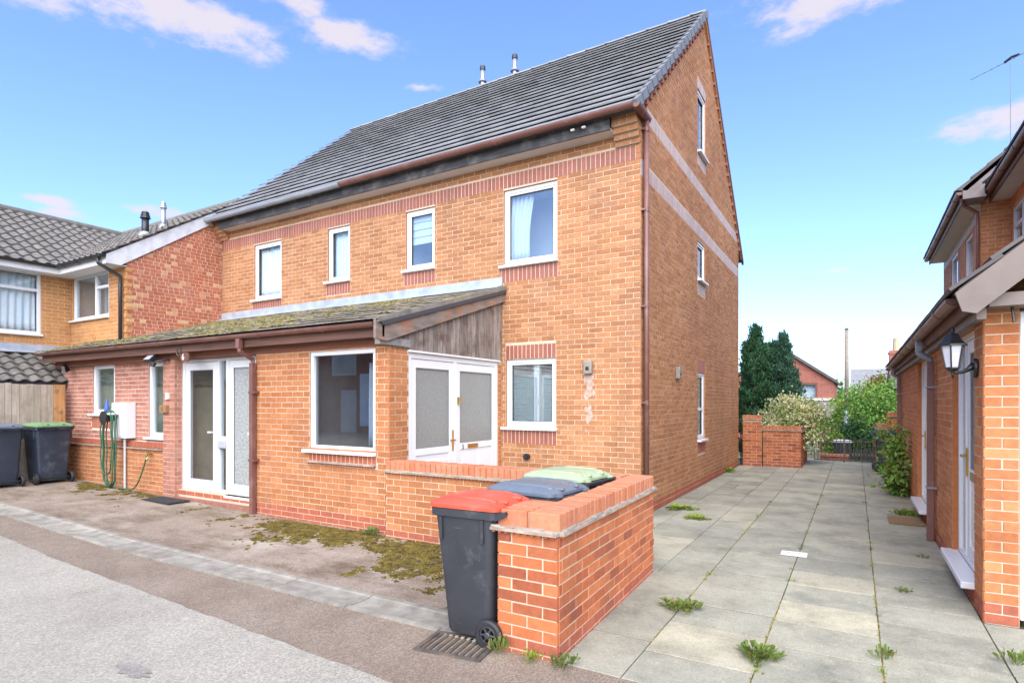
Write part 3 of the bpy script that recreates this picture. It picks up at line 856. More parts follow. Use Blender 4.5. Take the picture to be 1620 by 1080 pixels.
def halfb(o, a0, a1, z0, z1, n): slats(ff, a0, a1, z0 + (z1 - z0) * .42, z1, n - .1, o, BLIND, .13, gap=.006)
def pulled(o, a0, a1, z0, z1, n): curtain(ff, a0 + .03, a0 + .42, z0, z1, n - .14, o, CURTAIN, 5, .03, .12, swing=-.05)
def venet(o, a0, a1, z0, z1, n):
    slats(ff, a0, a1 - .38, z0, z1 - .2, n - .1, o, GREENBL, .028, gap=.006); slats(ff, a1 - .26, a1, z0, z1 - .2, n - .1, o, GREENBL, .028, gap=.006)
    mb = MB(); ff.box(mb, a1 - .37, a1 - .27, n - .09, n - .05, z0, z1); mb.build('window_post', o, UPVC)
window(house, ff, *wins['a'], inside=net, glass=GLASS, room=ROOMW)
window(house, ff, *wins['b'], inside=vert, glass=GLASS, room=ROOMW)
window(house, ff, *wins['c'], inside=halfb, glass=GLASS2)
window(house, ff, *wins['d'], inside=pulled, glass=GLASS2)
window(house, ff, *wins['e'], inside=venet, glass=GLASS2)
# --- gable wall
fg = Fr(XG, YF, 90); GY = lambda Y: Y - YF
AP_Y, AP_Z, EV_Y, EV_Z, RE_Y, RE_Z = 11.80, 9.30, 7.54, 5.62, 16.15, 5.30
sl_f = (AP_Z - EV_Z) / (AP_Y - EV_Y); sl_r = (AP_Z - RE_Z) / (RE_Y - AP_Y)
def grng(z):
    lo = max(.012, (z + .10 - EV_Z) / sl_f + EV_Y - YF); hi = min(YB - YF, RE_Y - (z + .10 - RE_Z) / sl_r - YF)
    return (lo, max(hi, lo))
gw = [(3.39, 4.01, 3.96, 4.70), (3.39, 4.06, 6.40, 7.59), (3.39, 3.98, .90, 2.18)]
wallg = backing(fg, 'gable_wall', house, 0, YB - YF, -.1, 9.12, gw, rng=grng, mat=MORTAR, reveal=BUFF)
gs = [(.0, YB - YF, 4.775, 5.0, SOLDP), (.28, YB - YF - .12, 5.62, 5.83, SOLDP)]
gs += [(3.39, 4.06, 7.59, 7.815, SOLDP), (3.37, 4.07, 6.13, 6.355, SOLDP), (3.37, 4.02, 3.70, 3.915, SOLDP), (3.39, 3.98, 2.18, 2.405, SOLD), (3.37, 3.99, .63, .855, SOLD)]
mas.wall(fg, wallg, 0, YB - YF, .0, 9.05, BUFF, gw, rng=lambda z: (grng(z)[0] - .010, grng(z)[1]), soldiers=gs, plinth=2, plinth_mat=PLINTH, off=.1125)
for w in gw:
    window(house, fg, *w, n=-.02, glass=GLASS2, sill_out=.07, sillext=.03, trans=[(w[0] + .05, w[2] + (w[3] - w[2]) * .45, w[1] - .05)] if w[2] < 1 else ())
# left and rear walls, plain brick
mb = MB(); mb.box(XL - .004, XL + .11, YF + .13, YB, 0, 5.45); mb.build('side_wall', house, BUFF)
mb = MB(); mb.box(XL, XG - .13, YB - .12, YB - .005, 0, 5.35); mb.build('rear_wall', house, BUFF)
# --- corbelled kneelers at both ends of the eaves
for kx0, kx1 in ((XG - .36, XG), (XL - .02, XL + .26)):
    mb = MB(); rows = [(5.235, .045), (5.31, .095), (5.385, .145), (5.46, .20), (5.535, .20)]
    kn = None
    for i, (z, out) in enumerate(rows):
        mb.box(kx0 + .006 * 0, kx1 - .004, YF - out + .006, YF - .004, z - .006, z + .072)
    kn = mb.build('kneeler', house, MORTAR)
    for i, (z, out) in enumerate(rows):
        f2 = Fr(kx0 - XL * 0, YF - out, 0)
        xs_ = [0, .11, .225, .36] if i % 2 else [0, .225, .36]
        w_ = kx1 - kx0
        xs_ = [min(q, w_) for q in xs_]
        for a, b in zip(xs_[:-1], xs_[1:]):
            if b - a > .04: mas.add(f2, a + .004, b - .004, z, z + .065, BUFF, kn, 0, .05)
        f3 = Fr(kx1, YF - out, 90)
        mas.add(f3, .002, out + .0, z, z + .065, BUFF, kn, .001, .05)
# --- eaves: soffit, fascia, gutter, downpipe
mb = MB(); mb.box(XL + .26, XG - .36, YF - .235, YF + .02, 5.40, 5.43); mb.build('soffit', house, SOFFIT)
mb = MB(); mb.box(XL + .26, XL + 3.2, YF - .265, YF - .237, 5.385, 5.57); mb.box(XL + 3.206, XG - .36, YF - .263, YF - .237, 5.395, 5.57); mb.build('fascia', house, BLACKW)
gutter('gutter', house, (-8.1, EV_Y - .06, 5.60), (XG + .02, EV_Y - .06, 5.605), BROWNP, .062, 1.35)
gutter('gutter', house, (-12.3, EV_Y - .06, 5.595), (-8.1, EV_Y - .06, 5.60), plain('faded grey gutter', (.26, .28, .31), .5, .15, 3), .062, 1.35)
gutter('gutter', house, (XG + .06, EV_Y - .06, 5.60), (XG + .06, YF + .12, 5.585), BROWNP, .058, .5)
mb = MB(); px_, py_ = XG + .062, YF + .06
mb.tube([(px_, py_, 5.54), (px_, py_, -.02)], .036, 10)
dp = mb.build('downpipe', house, BROWNP, True)
for z in (5.42, 4.30, 2.95, 1.6, .55):
    mb = MB(); mb.tube([(px_, py_, z - .03), (px_, py_, z + .03)], .043, 10); mb.box(px_ - .06, px_ + .01, py_ - .055, py_ + .055, z - .012, z + .012); mb.build('pipe_clip', dp, BROWNP)
for X in (-3.35, -3.52):
    mb = MB(); mb.box(X, X + .06, YF - .31, YF - .265, 5.49, 5.52); bevel(mb.build('cable_clip', house, WHITE), .01)
# --- main roof
def slope_vec(dy, dz): v = Vector((0, dy, dz)); return v.normalized(), v.length
Vf, Lf = slope_vec(AP_Y - EV_Y, AP_Z - EV_Z)
RX0, RX1 = -12.28, XG + .05
mb = MB()
mb.prism([(RX0, EV_Y, EV_Z - .012), (RX0, AP_Y, AP_Z - .012), (RX0, RE_Y, RE_Z), (RX0, RE_Y - .1, RE_Z - .05), (RX0, AP_Y, AP_Z - .12), (RX0, EV_Y + .08, EV_Z - .06)], (RX1 - RX0, 0, 0))
roof = mb.build('roof', house, plain('roof felt', (.05, .05, .055), .9))
til.flat(roof, (RX0, EV_Y - .045, EV_Z - .03), (1, 0, 0), Vf, RX1 - RX0 - .02, 19, (Lf + .03) / 19, .298, SLATE, lift=.054, th=.022)
Vr = Vector((0, RE_Y - AP_Y, RE_Z - AP_Z)).normalized()
mb = MB(); x = RX0
while x < RX1 - .1:                                              # ridge tiles
    x2 = min(x + .45, RX1)
    ring = lambda X, g: [(X, AP_Y + math.cos(a) * .125, AP_Z - .03 + g + math.sin(a) * .07) for a in [math.pi * i / 6 for i in range(7)]]
    m2 = MB(); m2.loft([ring(x + .003, .012), ring(x + .06, .012), ring(x + .061, .004), ring(x2, 0)]); m2.build('ridge_tile', roof, SLATE); x = x2
# dry verge caps, one per course on the gable edge
g = (Lf + .03) / 19
for r in range(19):
    p = Vector((RX1 - .04, EV_Y - .045, EV_Z - .03)) + Vf * (r * g); q = p + Vf * (g + .02)
    up = Vector((0, -Vf.z, Vf.y)); m2 = MB()
    m2.prism([p + up * .062, p + up * -.06, q + up * -.085, q + up * .040], (.065, 0, 0)); m2.build('verge_cap', roof, plain('grey verge', (.17, .175, .18), .6, .2, 6))
m2 = MB()
for k in range(2):                                               # rear verge and the brick-coloured undercloak
    pass
m2.prism([(XG + .005, AP_Y, AP_Z - .13), (XG + .005, AP_Y, AP_Z - .03), (XG + .005, RE_Y, RE_Z + .01), (XG + .005, RE_Y, RE_Z - .09)], (.05, 0, 0))
m2.build('rear_verge', roof, plain('brown verge', (.16, .09, .07), .7))
m3 = MB(); cnt = 20
for r in range(cnt):                                             # dentil bricks stepping up below both verges
    for sgn in (0, 1):
        if sgn == 0: c = Vector((XG, EV_Y + .32, EV_Z + .32 * sl_f - .19)) + Vector((0, 1, sl_f)) * ((AP_Y - EV_Y - .36) * r / cnt)
        else: c = Vector((XG, RE_Y - .45, RE_Z + .45 * sl_r - .19)) + Vector((0, -1, sl_r)) * ((RE_Y - .55 - AP_Y) * r / cnt)
        m2 = MB(); m2.box(XG - .03, XG + .038, c.y - .03, c.y + .03, c.z - .045, c.z + .07); m2.build('dentil', wallg, SOLD)
m2 = MB()
pa, pb = Vector((XG + .0, EV_Y + .18, EV_Z + .18 * sl_f - .05)), Vector((XG, AP_Y, AP_Z - .07))
m2.prism([pa, pa - Vector((0, 0, .09)), pb - Vector((0, 0, .09)), pb], (.042, 0, 0))
pa, pb = Vector((XG + .0, RE_Y - .18, RE_Z + .18 * sl_r - .08)), Vector((XG, AP_Y, AP_Z - .13))
m2.prism([pa, pa - Vector((0, 0, .09)), pb - Vector((0, 0, .09)), pb], (.04, 0, 0))
m2.build('verge_course', house, BUFF)
# flue terminals behind the ridge
for X in (-7.92, -7.0):
    mb = MB(); y = AP_Y + .12; z = AP_Z - .1
    mb.tube([(X, y, z), (X, y, z + .62)], .055, 12); fl = mb.build('flue', house, STEEL, True)
    mb = MB(); mb.tube([(X, y, z + .30), (X, y, z + .34)], .105, 12); mb.build('flue_collar', fl, GREYP)
    mb = MB(); mb.tube([(X, y, z + .60), (X, y, z + .66), (X, y, z + .70)], [.07, .07, .06], 12); mb.build('flue_cap', fl, BLACKP)
# wall vents
def vent_box(fr, a, z, w=.13, h=.2):
    mb = MB(); fr.box(mb, a - w / 2, a + w / 2, .0, .075, z - h / 2, z + h / 2); v = bevel(mb.build('wall_vent', house, plain('grey bronze vent', (.24, .21, .17), .5, .2)), .015)
    mb = MB(); fr.box(mb, a - .025, a + .025, .074, .08, z - .045, z + .005); mb.build('vent_slot', v, BLACKP)
vent_box(ff, fx(-3.36), 2.12); vent_box(fg, GY(9.73), 2.1, .15, .20)
mb = MB(); p = ff.p(fx(-4.39), 0, .765); mb.tube([p, p + Vector((0, -.06, 0))], .05, 14); mb.tube([p + Vector((0, -.058, 0)), p + Vector((0, -.085, 0))], .03, 14); mb.build('flue_outlet', house, BLACKP)
rng_ = random.Random(5); mb = MB()
for i in range(26):                                              # thin limescale streak under the vent
    a = fx(-3.36) + rng_.gauss(0, .035); z = 2.0 - abs(rng_.gauss(0, .26)); ww = rng_.uniform(.02, .05); hh = rng_.uniform(.03, .09)
    q = [(a - ww, z), (a - ww * .2, z - hh), (a + ww, z - hh * .3), (a + ww * .7, z + hh * .7), (a - ww * .4, z + hh)]
    mb.poly([ff.p(u_, .0022 + i * .00004, z_) for u_, z_ in q])
mb.build('limescale', house, plain('limescale', (.40, .29, .23), .9, .25, 20))

# --- porch: right-hand front wall and window
YFL = -.04
fp = Fr(-7.42, YP, 0); sx = lambda X: X + 7.42
pw = (sx(-6.29), sx(-5.10), .985, 2.277)
wallp = backing(fp, 'porch_wall', house, 0, sx(XP) - .010, -.1, 2.40, [pw], mat=MORTAR, reveal=BUFF)
BUFF2 = brick_mat('porch facing brick', [(.345, .125, .045), (.395, .154, .058), (.43, .176, .069), (.37, .136, .050), (.46, .20, .084)], pale_amt=.3)
mas.wall(fp, wallp, 0, sx(XP) - .001, YFL, 2.40, BUFF2, [pw], plinth=3, plinth_mat=PLINTH, soldiers=[(pw[0] - .02, pw[1] + .02, .83, .935, PLINTH)], skip=[(pw[0] - .02, pw[1] + .02, .80, .83)])
def tidy(o, a0, a1, z0, z1, n):
    curtain(fp, a1 - .34, a1 - .1, z0, z1 - .1, n - .3, o, CURTAIN, 3, .03, .3)
    mb = MB(); fp.box(mb, a0 + .5, a0 + .72, n - .45, n - .35, z0 + .25, z0 + .95); mb.build('coat', o, plain('grey coat', (.2, .24, .28), .9))
window(house, fp, *pw, n=-.02, glass=glass_mat('porch window glass', (.75, .8, .85), 2.1), inside=tidy, depth=1.2, sash=False, room=plain('dark room', (.46, .37, .29), .9), sillext=.09)
def creasing(fr, a0, a1, z, name, par, out=.045):
    mb = MB(); fr.box(mb, a0, a1, -.05, out, z + .012, z + .03)
    cr = mb.build(name, par, CREASE); x = a0 + .01
    mb = MB()
    while x < a1 - .02: fr.box(mb, x, x + .022, -.03, out - .012, z - .008, z + .012); x += .047
    t = mb.build('creasing_tile', cr, PLINTH); t['kind'] = 'stuff'
    return cr
creasing(fp, pw[0] - .02, pw[1] + .02, .80, 'creasing', house)
# --- porch side wall with the double door (number 5)
fs = Fr(XP, YP, 90); dr0, dr1, dmid = 5.64 - YP, 7.77 - YP, 6.66 - YP
walls = backing(fs, 'porch_side_wall', house, .012, YF - YP, -.1, 2.40, [(dr0, dr1, -.2, 2.26)], mat=MORTAR, reveal=BUFF)
mas.wall(fs, walls, .001, YF - YP, YFL, 2.40, BUFF2, [(dr0, dr1, -.2, 2.26)], off=.1125, skip=[(.35, 9, 2.24, 3)])
def door_leaf(root, fr, a0, a1, z0, z1, n, glass, mid=None, name='door', panels=0, stile=.10, rail=.11):
    mb = MB()
    d0 = n - .05
    fr.box(mb, a0, a0 + stile, d0, n, z0, z1); fr.box(mb, a1 - stile, a1, d0, n, z0, z1)
    fr.box(mb, a0 + stile, a1 - stile, d0, n, z1 - rail, z1); fr.box(mb, a0 + stile, a1 - stile, d0, n, z0, z0 + rail)
    if mid: fr.box(mb, a0 + stile, a1 - stile, d0, n, mid - .09, mid)
    o = bevel(mb.build(name, root, UPVC), .006)
    g0 = mid if mid else z0 + rail
    m2 = MB(); fr.box(m2, a0 + stile, a1 - stile, n - .032, n - .022, g0, z1 - rail); m2.build('pane', o, glass)
    m4 = MB(); w = .008; A0, A1, Z0, Z1 = a0 + stile, a1 - stile, g0, z1 - rail
    for q in ((A0, A1, Z0, Z0 + w), (A0, A1, Z1 - w, Z1), (A0, A0 + w, Z0, Z1), (A1 - w, A1, Z0, Z1)): fr.box(m4, q[0], q[1], n - .02, n - .006, q[2], q[3])
    m4.build('gasket', o, GREYP)
    if mid:
        m3 = MB(); fr.box(m3, a0 + stile, a1 - stile, n - .04, n - .015, z0 + rail, mid - .09); m3.build('door_panel', o, UPVC)
        for k in range(panels):
            w = (a1 - a0 - 2 * stile) / panels; b0 = a0 + stile + k * w + .05; b1 = b0 + w - .1
            m3 = MB(); fr.box(m3, b0, b1, n - .02, n - .004, z0 + rail + .06, mid - .17); bevel(m3.build('raised_panel', o, UPVC), .01)
    return o
mb = MB()
fs.box(mb, dr0, dr0 + .06, -.09, -.01, .06, 2.24); fs.box(mb, dr1 - .06, dr1, -.09, -.01, .06, 2.24); fs.box(mb, dr0 + .06, dr1 - .06, -.09, -.01, 2.17, 2.24); fs.box(mb, dmid - .035, dmid + .035, -.09, -.008, .06, 2.17)
fs.box(mb, dr0 - .02, dr1 + .03, -.09, .03, 2.242, 2.27)
dframe = bevel(mb.build('door_frame', house, UPVC), .006)
d5a = door_leaf(house, fs, dr0 + .065, dmid - .04, .08, 2.165, -.02, FROST, mid=1.0, panels=1)
d5b = door_leaf(house, fs, dmid + .04, dr1 - .065, .08, 2.165, -.022, FROST, mid=1.02, panels=2, stile=.075)
mb = MB(); fs.box(mb, dmid - .085, dmid - .055, -.02, -.008, .93, 1.22); fs.box(mb, dmid - .17, dmid - .06, .02, .04, 1.07, 1.09); fs.box(mb, dmid - .075, dmid - .06, -.01, .035, 1.07, 1.09); mb.build('door_handle', d5a, BRASS)
mb = MB(); fs.box(mb, dmid + .05, dmid + .09, -.02, .012, 1.58, 1.68); mb.build('door_latch', d5b, BRASS)
mb = MB(); fs.box(mb, dmid + .30, dmid + .56, -.02, -.010, .94, 1.0); mb.build('letterbox', d5b, BRASS)
text_mesh('5', .10, INK, fs.p(dmid + .19, -.0195, .965), Matrix.Rotation(R(90), 3, 'Z') @ Matrix.Rotation(R(90), 3, 'X'), d5b, 'house_number')
# --- porch: doors number 6, pier and garage infill on the left
fl_ = Fr(-13.70, YP, 0); lx = lambda X: X + 13.70
pier = backing(fl_, 'porch_pier', house, lx(-9.84), lx(-9.50) - .012, -.1, 2.40, mat=MORTAR, reveal=PINK)
mas.wall(fl_, pier, lx(-9.84) - .001, lx(-9.50), .04, 2.40, PINK, off=0)
fpr = Fr(-9.50, YP, 90); mas.wall(fpr, pier, .001, .12, .04, 2.40, PINK, off=.05)
mb = MB(); mb.box(-9.62, -9.505, YP + .008, YP + .2, -.1, 2.40); mb.build('pier_return', house, MORTAR)
low = backing(fl_, 'porch_low_wall', house, 0, lx(-9.84), -.05, .82, mat=MORTAR, reveal=PINK)
mas.wall(fl_, low, 0, lx(-9.84), .07, .80, BUFF2, off=.05)
creasing(fl_, 0, lx(-9.84) - .004, .80, 'creasing', house, .03)
n_sold = [(0.0, lx(-9.84) - .004, .835, .94, PLINTH)]
mas.wall(fl_, low, 0, lx(-9.84), .84, .83, PINK, soldiers=n_sold, n=-.02)
YI = YP + .09
fi = Fr(-13.70, YI, 0)
iw = [(lx(-12.42), lx(-11.60), 1.40, 2.31), (lx(-10.46), lx(-9.80), 1.02, 2.30)]
inf = backing(fi, 'porch_infill_wall', house, 0, lx(-9.80), .82, 2.42, iw, mat=MORTARP, reveal=PINK)
mas.wall(fi, inf, 0, lx(-9.80), .945, 2.42, PINK, iw, soldiers=[(iw[0][0] - .03, iw[0][1], 1.12, 1.345, PLINTH)])
ROOMG = plain('sage room wall', (.50, .52, .42), .9, .1, 2)
for w in iw: window(house, fi, *w, n=-.02, fw=.075, sash=False, glass=GLASS, room=ROOMG, depth=.35, sillext=.07)
mb = MB(); mb.box(-13.70, -13.59, YP + .12, YF, 0, 2.45); mb.build('porch_end_wall', house, PINK)
# doors number 6
fd = Fr(-9.50, YP + .13, 0); dx = lambda X: X + 9.50
mb = MB(); z0, z1 = .20, 2.30
for a, b in ((0.0, .07), (.945, 1.0), (1.17, 1.24), (2.0, 2.08)): fd.box(mb, a, b, -.08, 0, z0, z1)
fd.box(mb, .07, 2.0, -.08, -.002, z1 - .05, z1); fd.box(mb, .07, 2.0, -.08, -.002, z0, z0 + .05)
fd.box(mb, 1.0, 1.17, -.06, -.012, 1.02, 1.08)
bevel(mb.build('door_frame', house, UPVC), .006)
mb = MB(); fd.box(mb, 1.0, 1.17, -.045, -.035, z0 + .05, z1 - .05); mb.build('side_light', house, GLASS)
d6 = door_leaf(house, fd, .075, .94, z0 + .055, z1 - .055, -.01, GLASS, stile=.12, rail=.12)
d6b = door_leaf(house, fd, 1.245, 2.0, z0 + .055, z1 - .055, -.006, FROST2, stile=.10, rail=.11)
mb = MB(); fd.box(mb, .985, 1.19, -.02, .03, .90, 1.02); lb = bevel(mb.build('letterbox', house, plain('grey letterbox', (.36, .38, .40), .4)), .01)
mb = MB(); fd.box(mb, .87, .90, -.01, .015, .98, 1.2); fd.box(mb, .77, .89, .035, .05, 1.13, 1.155); fd.box(mb, .875, .895, .0, .05, 1.13, 1.155); mb.build('door_handle', d6, UPVC)
mb = MB(); fd.box(mb, 1.87, 1.90, -.01, .015, .98, 1.2); fd.box(mb, 1.77, 1.89, .035, .05, 1.13, 1.155); mb.build('door_handle', d6b, UPVC)
mb = MB(); fd.box(mb, -.1, 2.12, -1.3, -1.29, .1, 2.4); fd.box(mb, -.1, -.09, -1.3, -.1, .1, 2.4); fd.box(mb, 2.11, 2.12, -1.3, -.1, .1, 2.4); fd.box(mb, -.1, 2.12, -1.3, -.1, .1, .15); fd.box(mb, -.1, 2.12, -1.3, -.1, 2.38, 2.4); mb.build('hallway', house, plain('dim hallway', (.52, .40, .27), .9, .2, 2))
curtain(fd, .35, .60, .25, 2.2, -.35, house, plain('beige curtain', (.48, .44, .36), .9), 3, .03)
mb = MB(); fd.box(mb, 1.0, 1.45, -.75, -.4, .2, .82); mb.build('yellow_crate', house, YELLOW)
# brick threshold
ft = Fr(-9.50, YP + .06, 0)
mb = MB(); ft.box(mb, 0, 2.08, -.15, -.005, -.05, .195); thr = mb.build('threshold', house, MORTAR)
for i in range(9): mas.add(ft, .01 + i * .229, .225 + i * .229, .12, .185, PLINTH, thr)
mb = MB(); mb.box(-9.50, -7.42, YP - .02, YP + .06, -.02, .085); mb.build('door_step', house, plain('worn red step', (.27, .115, .075), .9, .25, 12, .3, 100, dirt=((.2, .15, .11), .6, 5)))
mb = MB(); mb.box(-8.28, -7.43, YP + .055, YP + .14, .155, .195); bevel(mb.build('door_sill', house, UPVC), .006)
# --- porch beam, fascia, gutter, roof
PE_Y, PE_Z, PT_Y, PT_Z = 5.02, 2.585, 7.86, 3.43
PX0, PX1 = -13.85, XP + .10
BEAM = plain('dark red brown timber', (.20, .075, .045), .75, .3, 4, .3, 60, stretch=(.4, 1, 5))
mb = MB(); mb.box(-13.7, XP + .02, YP - .012, YP + .09, 2.30, 2.46); mb.build('porch_beam', house, BEAM)
mb = MB(); mb.box(PX0 + .05, XP + .07, YP - .19, YP - .155, 2.385, 2.545); mb.build('porch_fascia', house, STAINW)
mb = MB(); mb.box(PX0 + .05, XP + .02, YP - .156, YP + .0, 2.44, 2.46); mb.build('porch_soffit', house, STAINW)
gutter('porch_gutter', house, (PX0, 5.02, 2.565), (XP + .02, 5.02, 2.545), BROWNP, .055, 1.25)
Vp, Lp = slope_vec(PT_Y - PE_Y, PT_Z - PE_Z)
mb = MB(); mb.prism([(PX0, PE_Y, PE_Z - .015), (PX0, PT_Y, PT_Z - .015), (PX0, PT_Y, PT_Z - .09), (PX0, PE_Y + .06, PE_Z - .07)], (PX1 - PX0, 0, 0))
proof = mb.build('porch_roof', house, plain('roof felt', (.05, .05, .055)))
ptil = Tiles(house)
gp = (Lp + .02) / 10
ptil.flat(proof, (PX0, PE_Y - .04, PE_Z - .02), (1, 0, 0), Vp, PX1 - PX0, 10, gp, .30, OLDT, lift=.030, th=.014)
for i, (a, b) in enumerate(((-12.25, -10.2), (-10.2, -8.2), (-8.2, -6.3), (-6.3, XP + .0))):      # lead flashing in lengths
    mb = MB(); o_ = .002 * (i % 2)
    mb.prism([(a, YF - .006 - o_, 3.60), (a, YF - .022 - o_, 3.60), (a, YF - .022 - o_, 3.475), (a, YF - .19, 3.415 + o_), (a, YF - .19, 3.405 + o_), (a, YF - .006 - o_, 3.455)], (b - a + .03, 0, 0)); mb.build('flashing', house, LEAD)
# barge board and weathered boarding at the right end
bx = XP + .035
up = Vector((0, -Vp.z, Vp.y))
def onslope(y, off): return Vector((0, y, PE_Z + (y - PE_Y) * (PT_Z - PE_Z) / (PT_Y - PE_Y) + off))
m2 = MB(); a, b, c, d = onslope(4.98, .01), onslope(YF - .01, .01), onslope(YF - .01, -.22), onslope(5.16, -.29)
e_ = onslope(4.98, -.22)
m2.prism([(bx, a.y, a.z), (bx, b.y, b.z), (bx, c.y, c.z), (bx, d.y, d.z), (bx, e_.y, e_.z)], (.035, 0, 0)); m2.build('barge_board', house, OLDB)
m2 = MB(); a, b, c, d = onslope(5.0, .028), onslope(YF - .005, .028), onslope(YF - .005, -.035), onslope(5.0, -.035)
m2.prism([(bx + .036, q.y, q.z) for q in (a, b, c, d)], (.03, 0, 0)); m2.build('barge_cap', house, plain('grey barge cap', (.19, .17, .15), .85, .4, 6, .3, dirt=((.2, .17, .05), .6, 5)))
m2 = MB(); m2.box(XP - .05, XP + .03, YP - .19, YP + .36, 2.30, 2.395); m2.build('beam_end', house, plain('bleached beam', (.24, .22, .20), .85, .3, 8))
clad = MB(); clad.prism([(XP - .02, 5.30, 2.272), (XP - .02, YF - .01, 2.272), (XP - .02, YF - .01, PT_Z - .12), (XP - .02, 5.30, onslope(5.30, -.12).z)], (.012, 0, 0))
clad = clad.build('cladding', house, plain('dark gap', (.03, .022, .018), .9))
y = 5.32; i = 0
while y < YF - .03:
    y2 = min(y + .098, YF - .008); m2 = MB(); o_ = random.uniform(0, .006)
    m2.prism([(XP - .007, y + .003, 2.274), (XP - .007, y2 - .003, 2.274), (XP - .007, y2 - .003, onslope(y2, -.14).z), (XP - .007, y + .003, onslope(y, -.14).z)], (.018 + o_, 0, 0))
    m2.build('board', clad, OLDW); y += .1
# porch downpipe
mb = MB(); X = -7.42; mb.box(X - .045, X + .03, 4.985, 5.06, 2.36, 2.50); mb.tube([(X, 5.02, 2.40), (X, 5.02, 2.33), (X, YP - .05, 2.22), (X, YP - .05, 2.15)], .034, 8)
mb.box(X - .035, X + .035, YP - .088, YP - .018, -.0, 2.17); pdp = bevel(mb.build('porch_downpipe', house, BROWNP), .008)
for z in (1.75, .78): mb = MB(); mb.box(X - .045, X + .085, YP - .094, YP + .0, z - .018, z + .018); mb.build('pipe_clip', pdp, BROWNP)
# small fittings
f0 = Fr(-9.0, YP - .19, 0)
mb = MB(); c = (-9.9, YP - .2, 2.31)
mb.tube([(-9.62, YP - .02, 2.30), (-9.72, YP - .16, 2.27)], .018, 8); sl = mb.build('security_light', house, BLACKP)
mb = MB(); mb.prism([(-9.99, YP - .24, 2.30), (-9.99, YP - .12, 2.41), (-9.99, YP - .08, 2.35), (-9.99, YP - .18, 2.25)], (.2, 0, 0)); bevel(mb.build('lamp_head', sl, BLACKP), .01)
mb = MB(); mb.prism([(-9.975, YP - .2415, 2.303), (-9.975, YP - .128, 2.408), (-9.975, YP - .129, 2.410), (-9.975, YP - .2425, 2.305)], (.17, 0, 0)); mb.build('lamp_glass', sl, plain('lamp glass', (.5, .52, .52), .15))
mb = MB(); mb.tube([(-9.78, YP - .18, 2.25), (-9.78, YP - .2, 2.19)], [.05, .035], 10); mb.build('motion_sensor', sl, BLACKP)
mb = MB(); cx_, cz_ = -8.86, 2.30
mb.prism([(cx_ + .115 * math.copysign(abs(math.cos(t)) ** .7, math.cos(t)), YP - .21, cz_ + .075 * math.copysign(abs(math.sin(t)) ** .7, math.sin(t))) for t in [2 * math.pi * i / 20 for i in range(20)]], (0, .025, 0))
sg = bevel(mb.build('number_sign', house, SIGNB), .006)
text_mesh('6', .13, WHITE, (cx_ - .03, YP - .2115, cz_), Matrix.Rotation(R(90), 3, 'X'), sg, 'house_number')
mb = MB(); mb.tube([(-9.02 + .05 * math.cos(t), YP - .21, 2.40 + .07 * math.sin(t)) for t in [2 * math.pi * i / 14 for i in range(15)]], .008, 6); mb.build('horseshoe', house, IRON)
mb = MB(); fl_.box(mb, lx(-9.72), lx(-9.64), 0, .03, 1.66, 1.76); mb.build('bell_box', house, WHITEM)
mb = MB(); fl_.box(mb, lx(-9.86), lx(-9.66), 0, .05, 1.44, 1.56); ks = mb.build('key_safe', house, plain('tan plaque', (.26, .15, .07), .5)); mb = MB(); fl_.box(mb, lx(-9.79), lx(-9.75), .05, .06, 1.47, 1.53); mb.build('key_dial', ks, BRASS)
mb = MB(); mb.prism([(-13.30, YP - .02, 2.36), (-13.12, YP - .14, 2.30), (-13.06, YP - .14, 2.18), (-13.16, YP - .02, 2.22)], (.05, .03, 0)); mb.build('wall_lamp', house, BLACKP)
mb = MB(); fi.box(mb, lx(-11.35), lx(-10.86), 0, .17, .98, 1.60); mbx = bevel(mb.build('meter_box', house, WHITEM), .012)
mb = MB(); fi.box(mb, lx(-11.31), lx(-10.90), .168, .178, 1.02, 1.56); mb.build('meter_door', mbx, WHITEM)
mb = MB(); mb.tube([(-10.15, YP, .74), (-10.15, YP - .07, .74)], .012, 8); mb.tube([(-10.15, YP - .07, .76), (-10.15, YP - .07, .70), (-10.16, YP - .10, .66)], .014, 8); mb.box(-10.20, -10.10, YP - .08, YP - .06, .765, .78); tap = mb.build('garden_tap', house, BRASS)
mb = MB(); mb.tube([(-10.98, YP - .035, .97), (-10.98, YP - .035, .1)], .02, 8); mb.build('waste_pipe', house, plain('grey waste pipe', (.42, .43, .42), .5))
mas.finish(300); til.finish(300); ptil.finish(300)
# moss cushions on the porch roof
rm_ = random.Random(21); pts = []
mb = MB()
def blob(mb, p, r, h, rnd, nrm=Vector((0, 0, 1))):
    k = 6; i = len(mb.v); t = Vector((1, 0, 0)); b = nrm.cross(t).normalized()
    for j in range(k):
        a = 2 * math.pi * j / k; rr = r * rnd.uniform(.7, 1.25); mb.v.append(tuple(p + t * math.cos(a) * rr + b * math.sin(a) * rr))
    for j in range(k):
        a = 2 * math.pi * j / k; rr = r * .65 * rnd.uniform(.7, 1.2); mb.v.append(tuple(p + t * math.cos(a) * rr + b * math.sin(a) * rr + nrm * h * .75))
    mb.v.append(tuple(p + nrm * h))
    for j in range(k):
        j2 = (j + 1) % k; mb.f += [(i + j, i + j2, i + k + j2, i + k + j), (i + k + j, i + k + j2, i + 2 * k)]; mb.m += [0, 0]
upn = Vector((0, -Vp.z, Vp.y)); noise = __import__('mathutils').noise
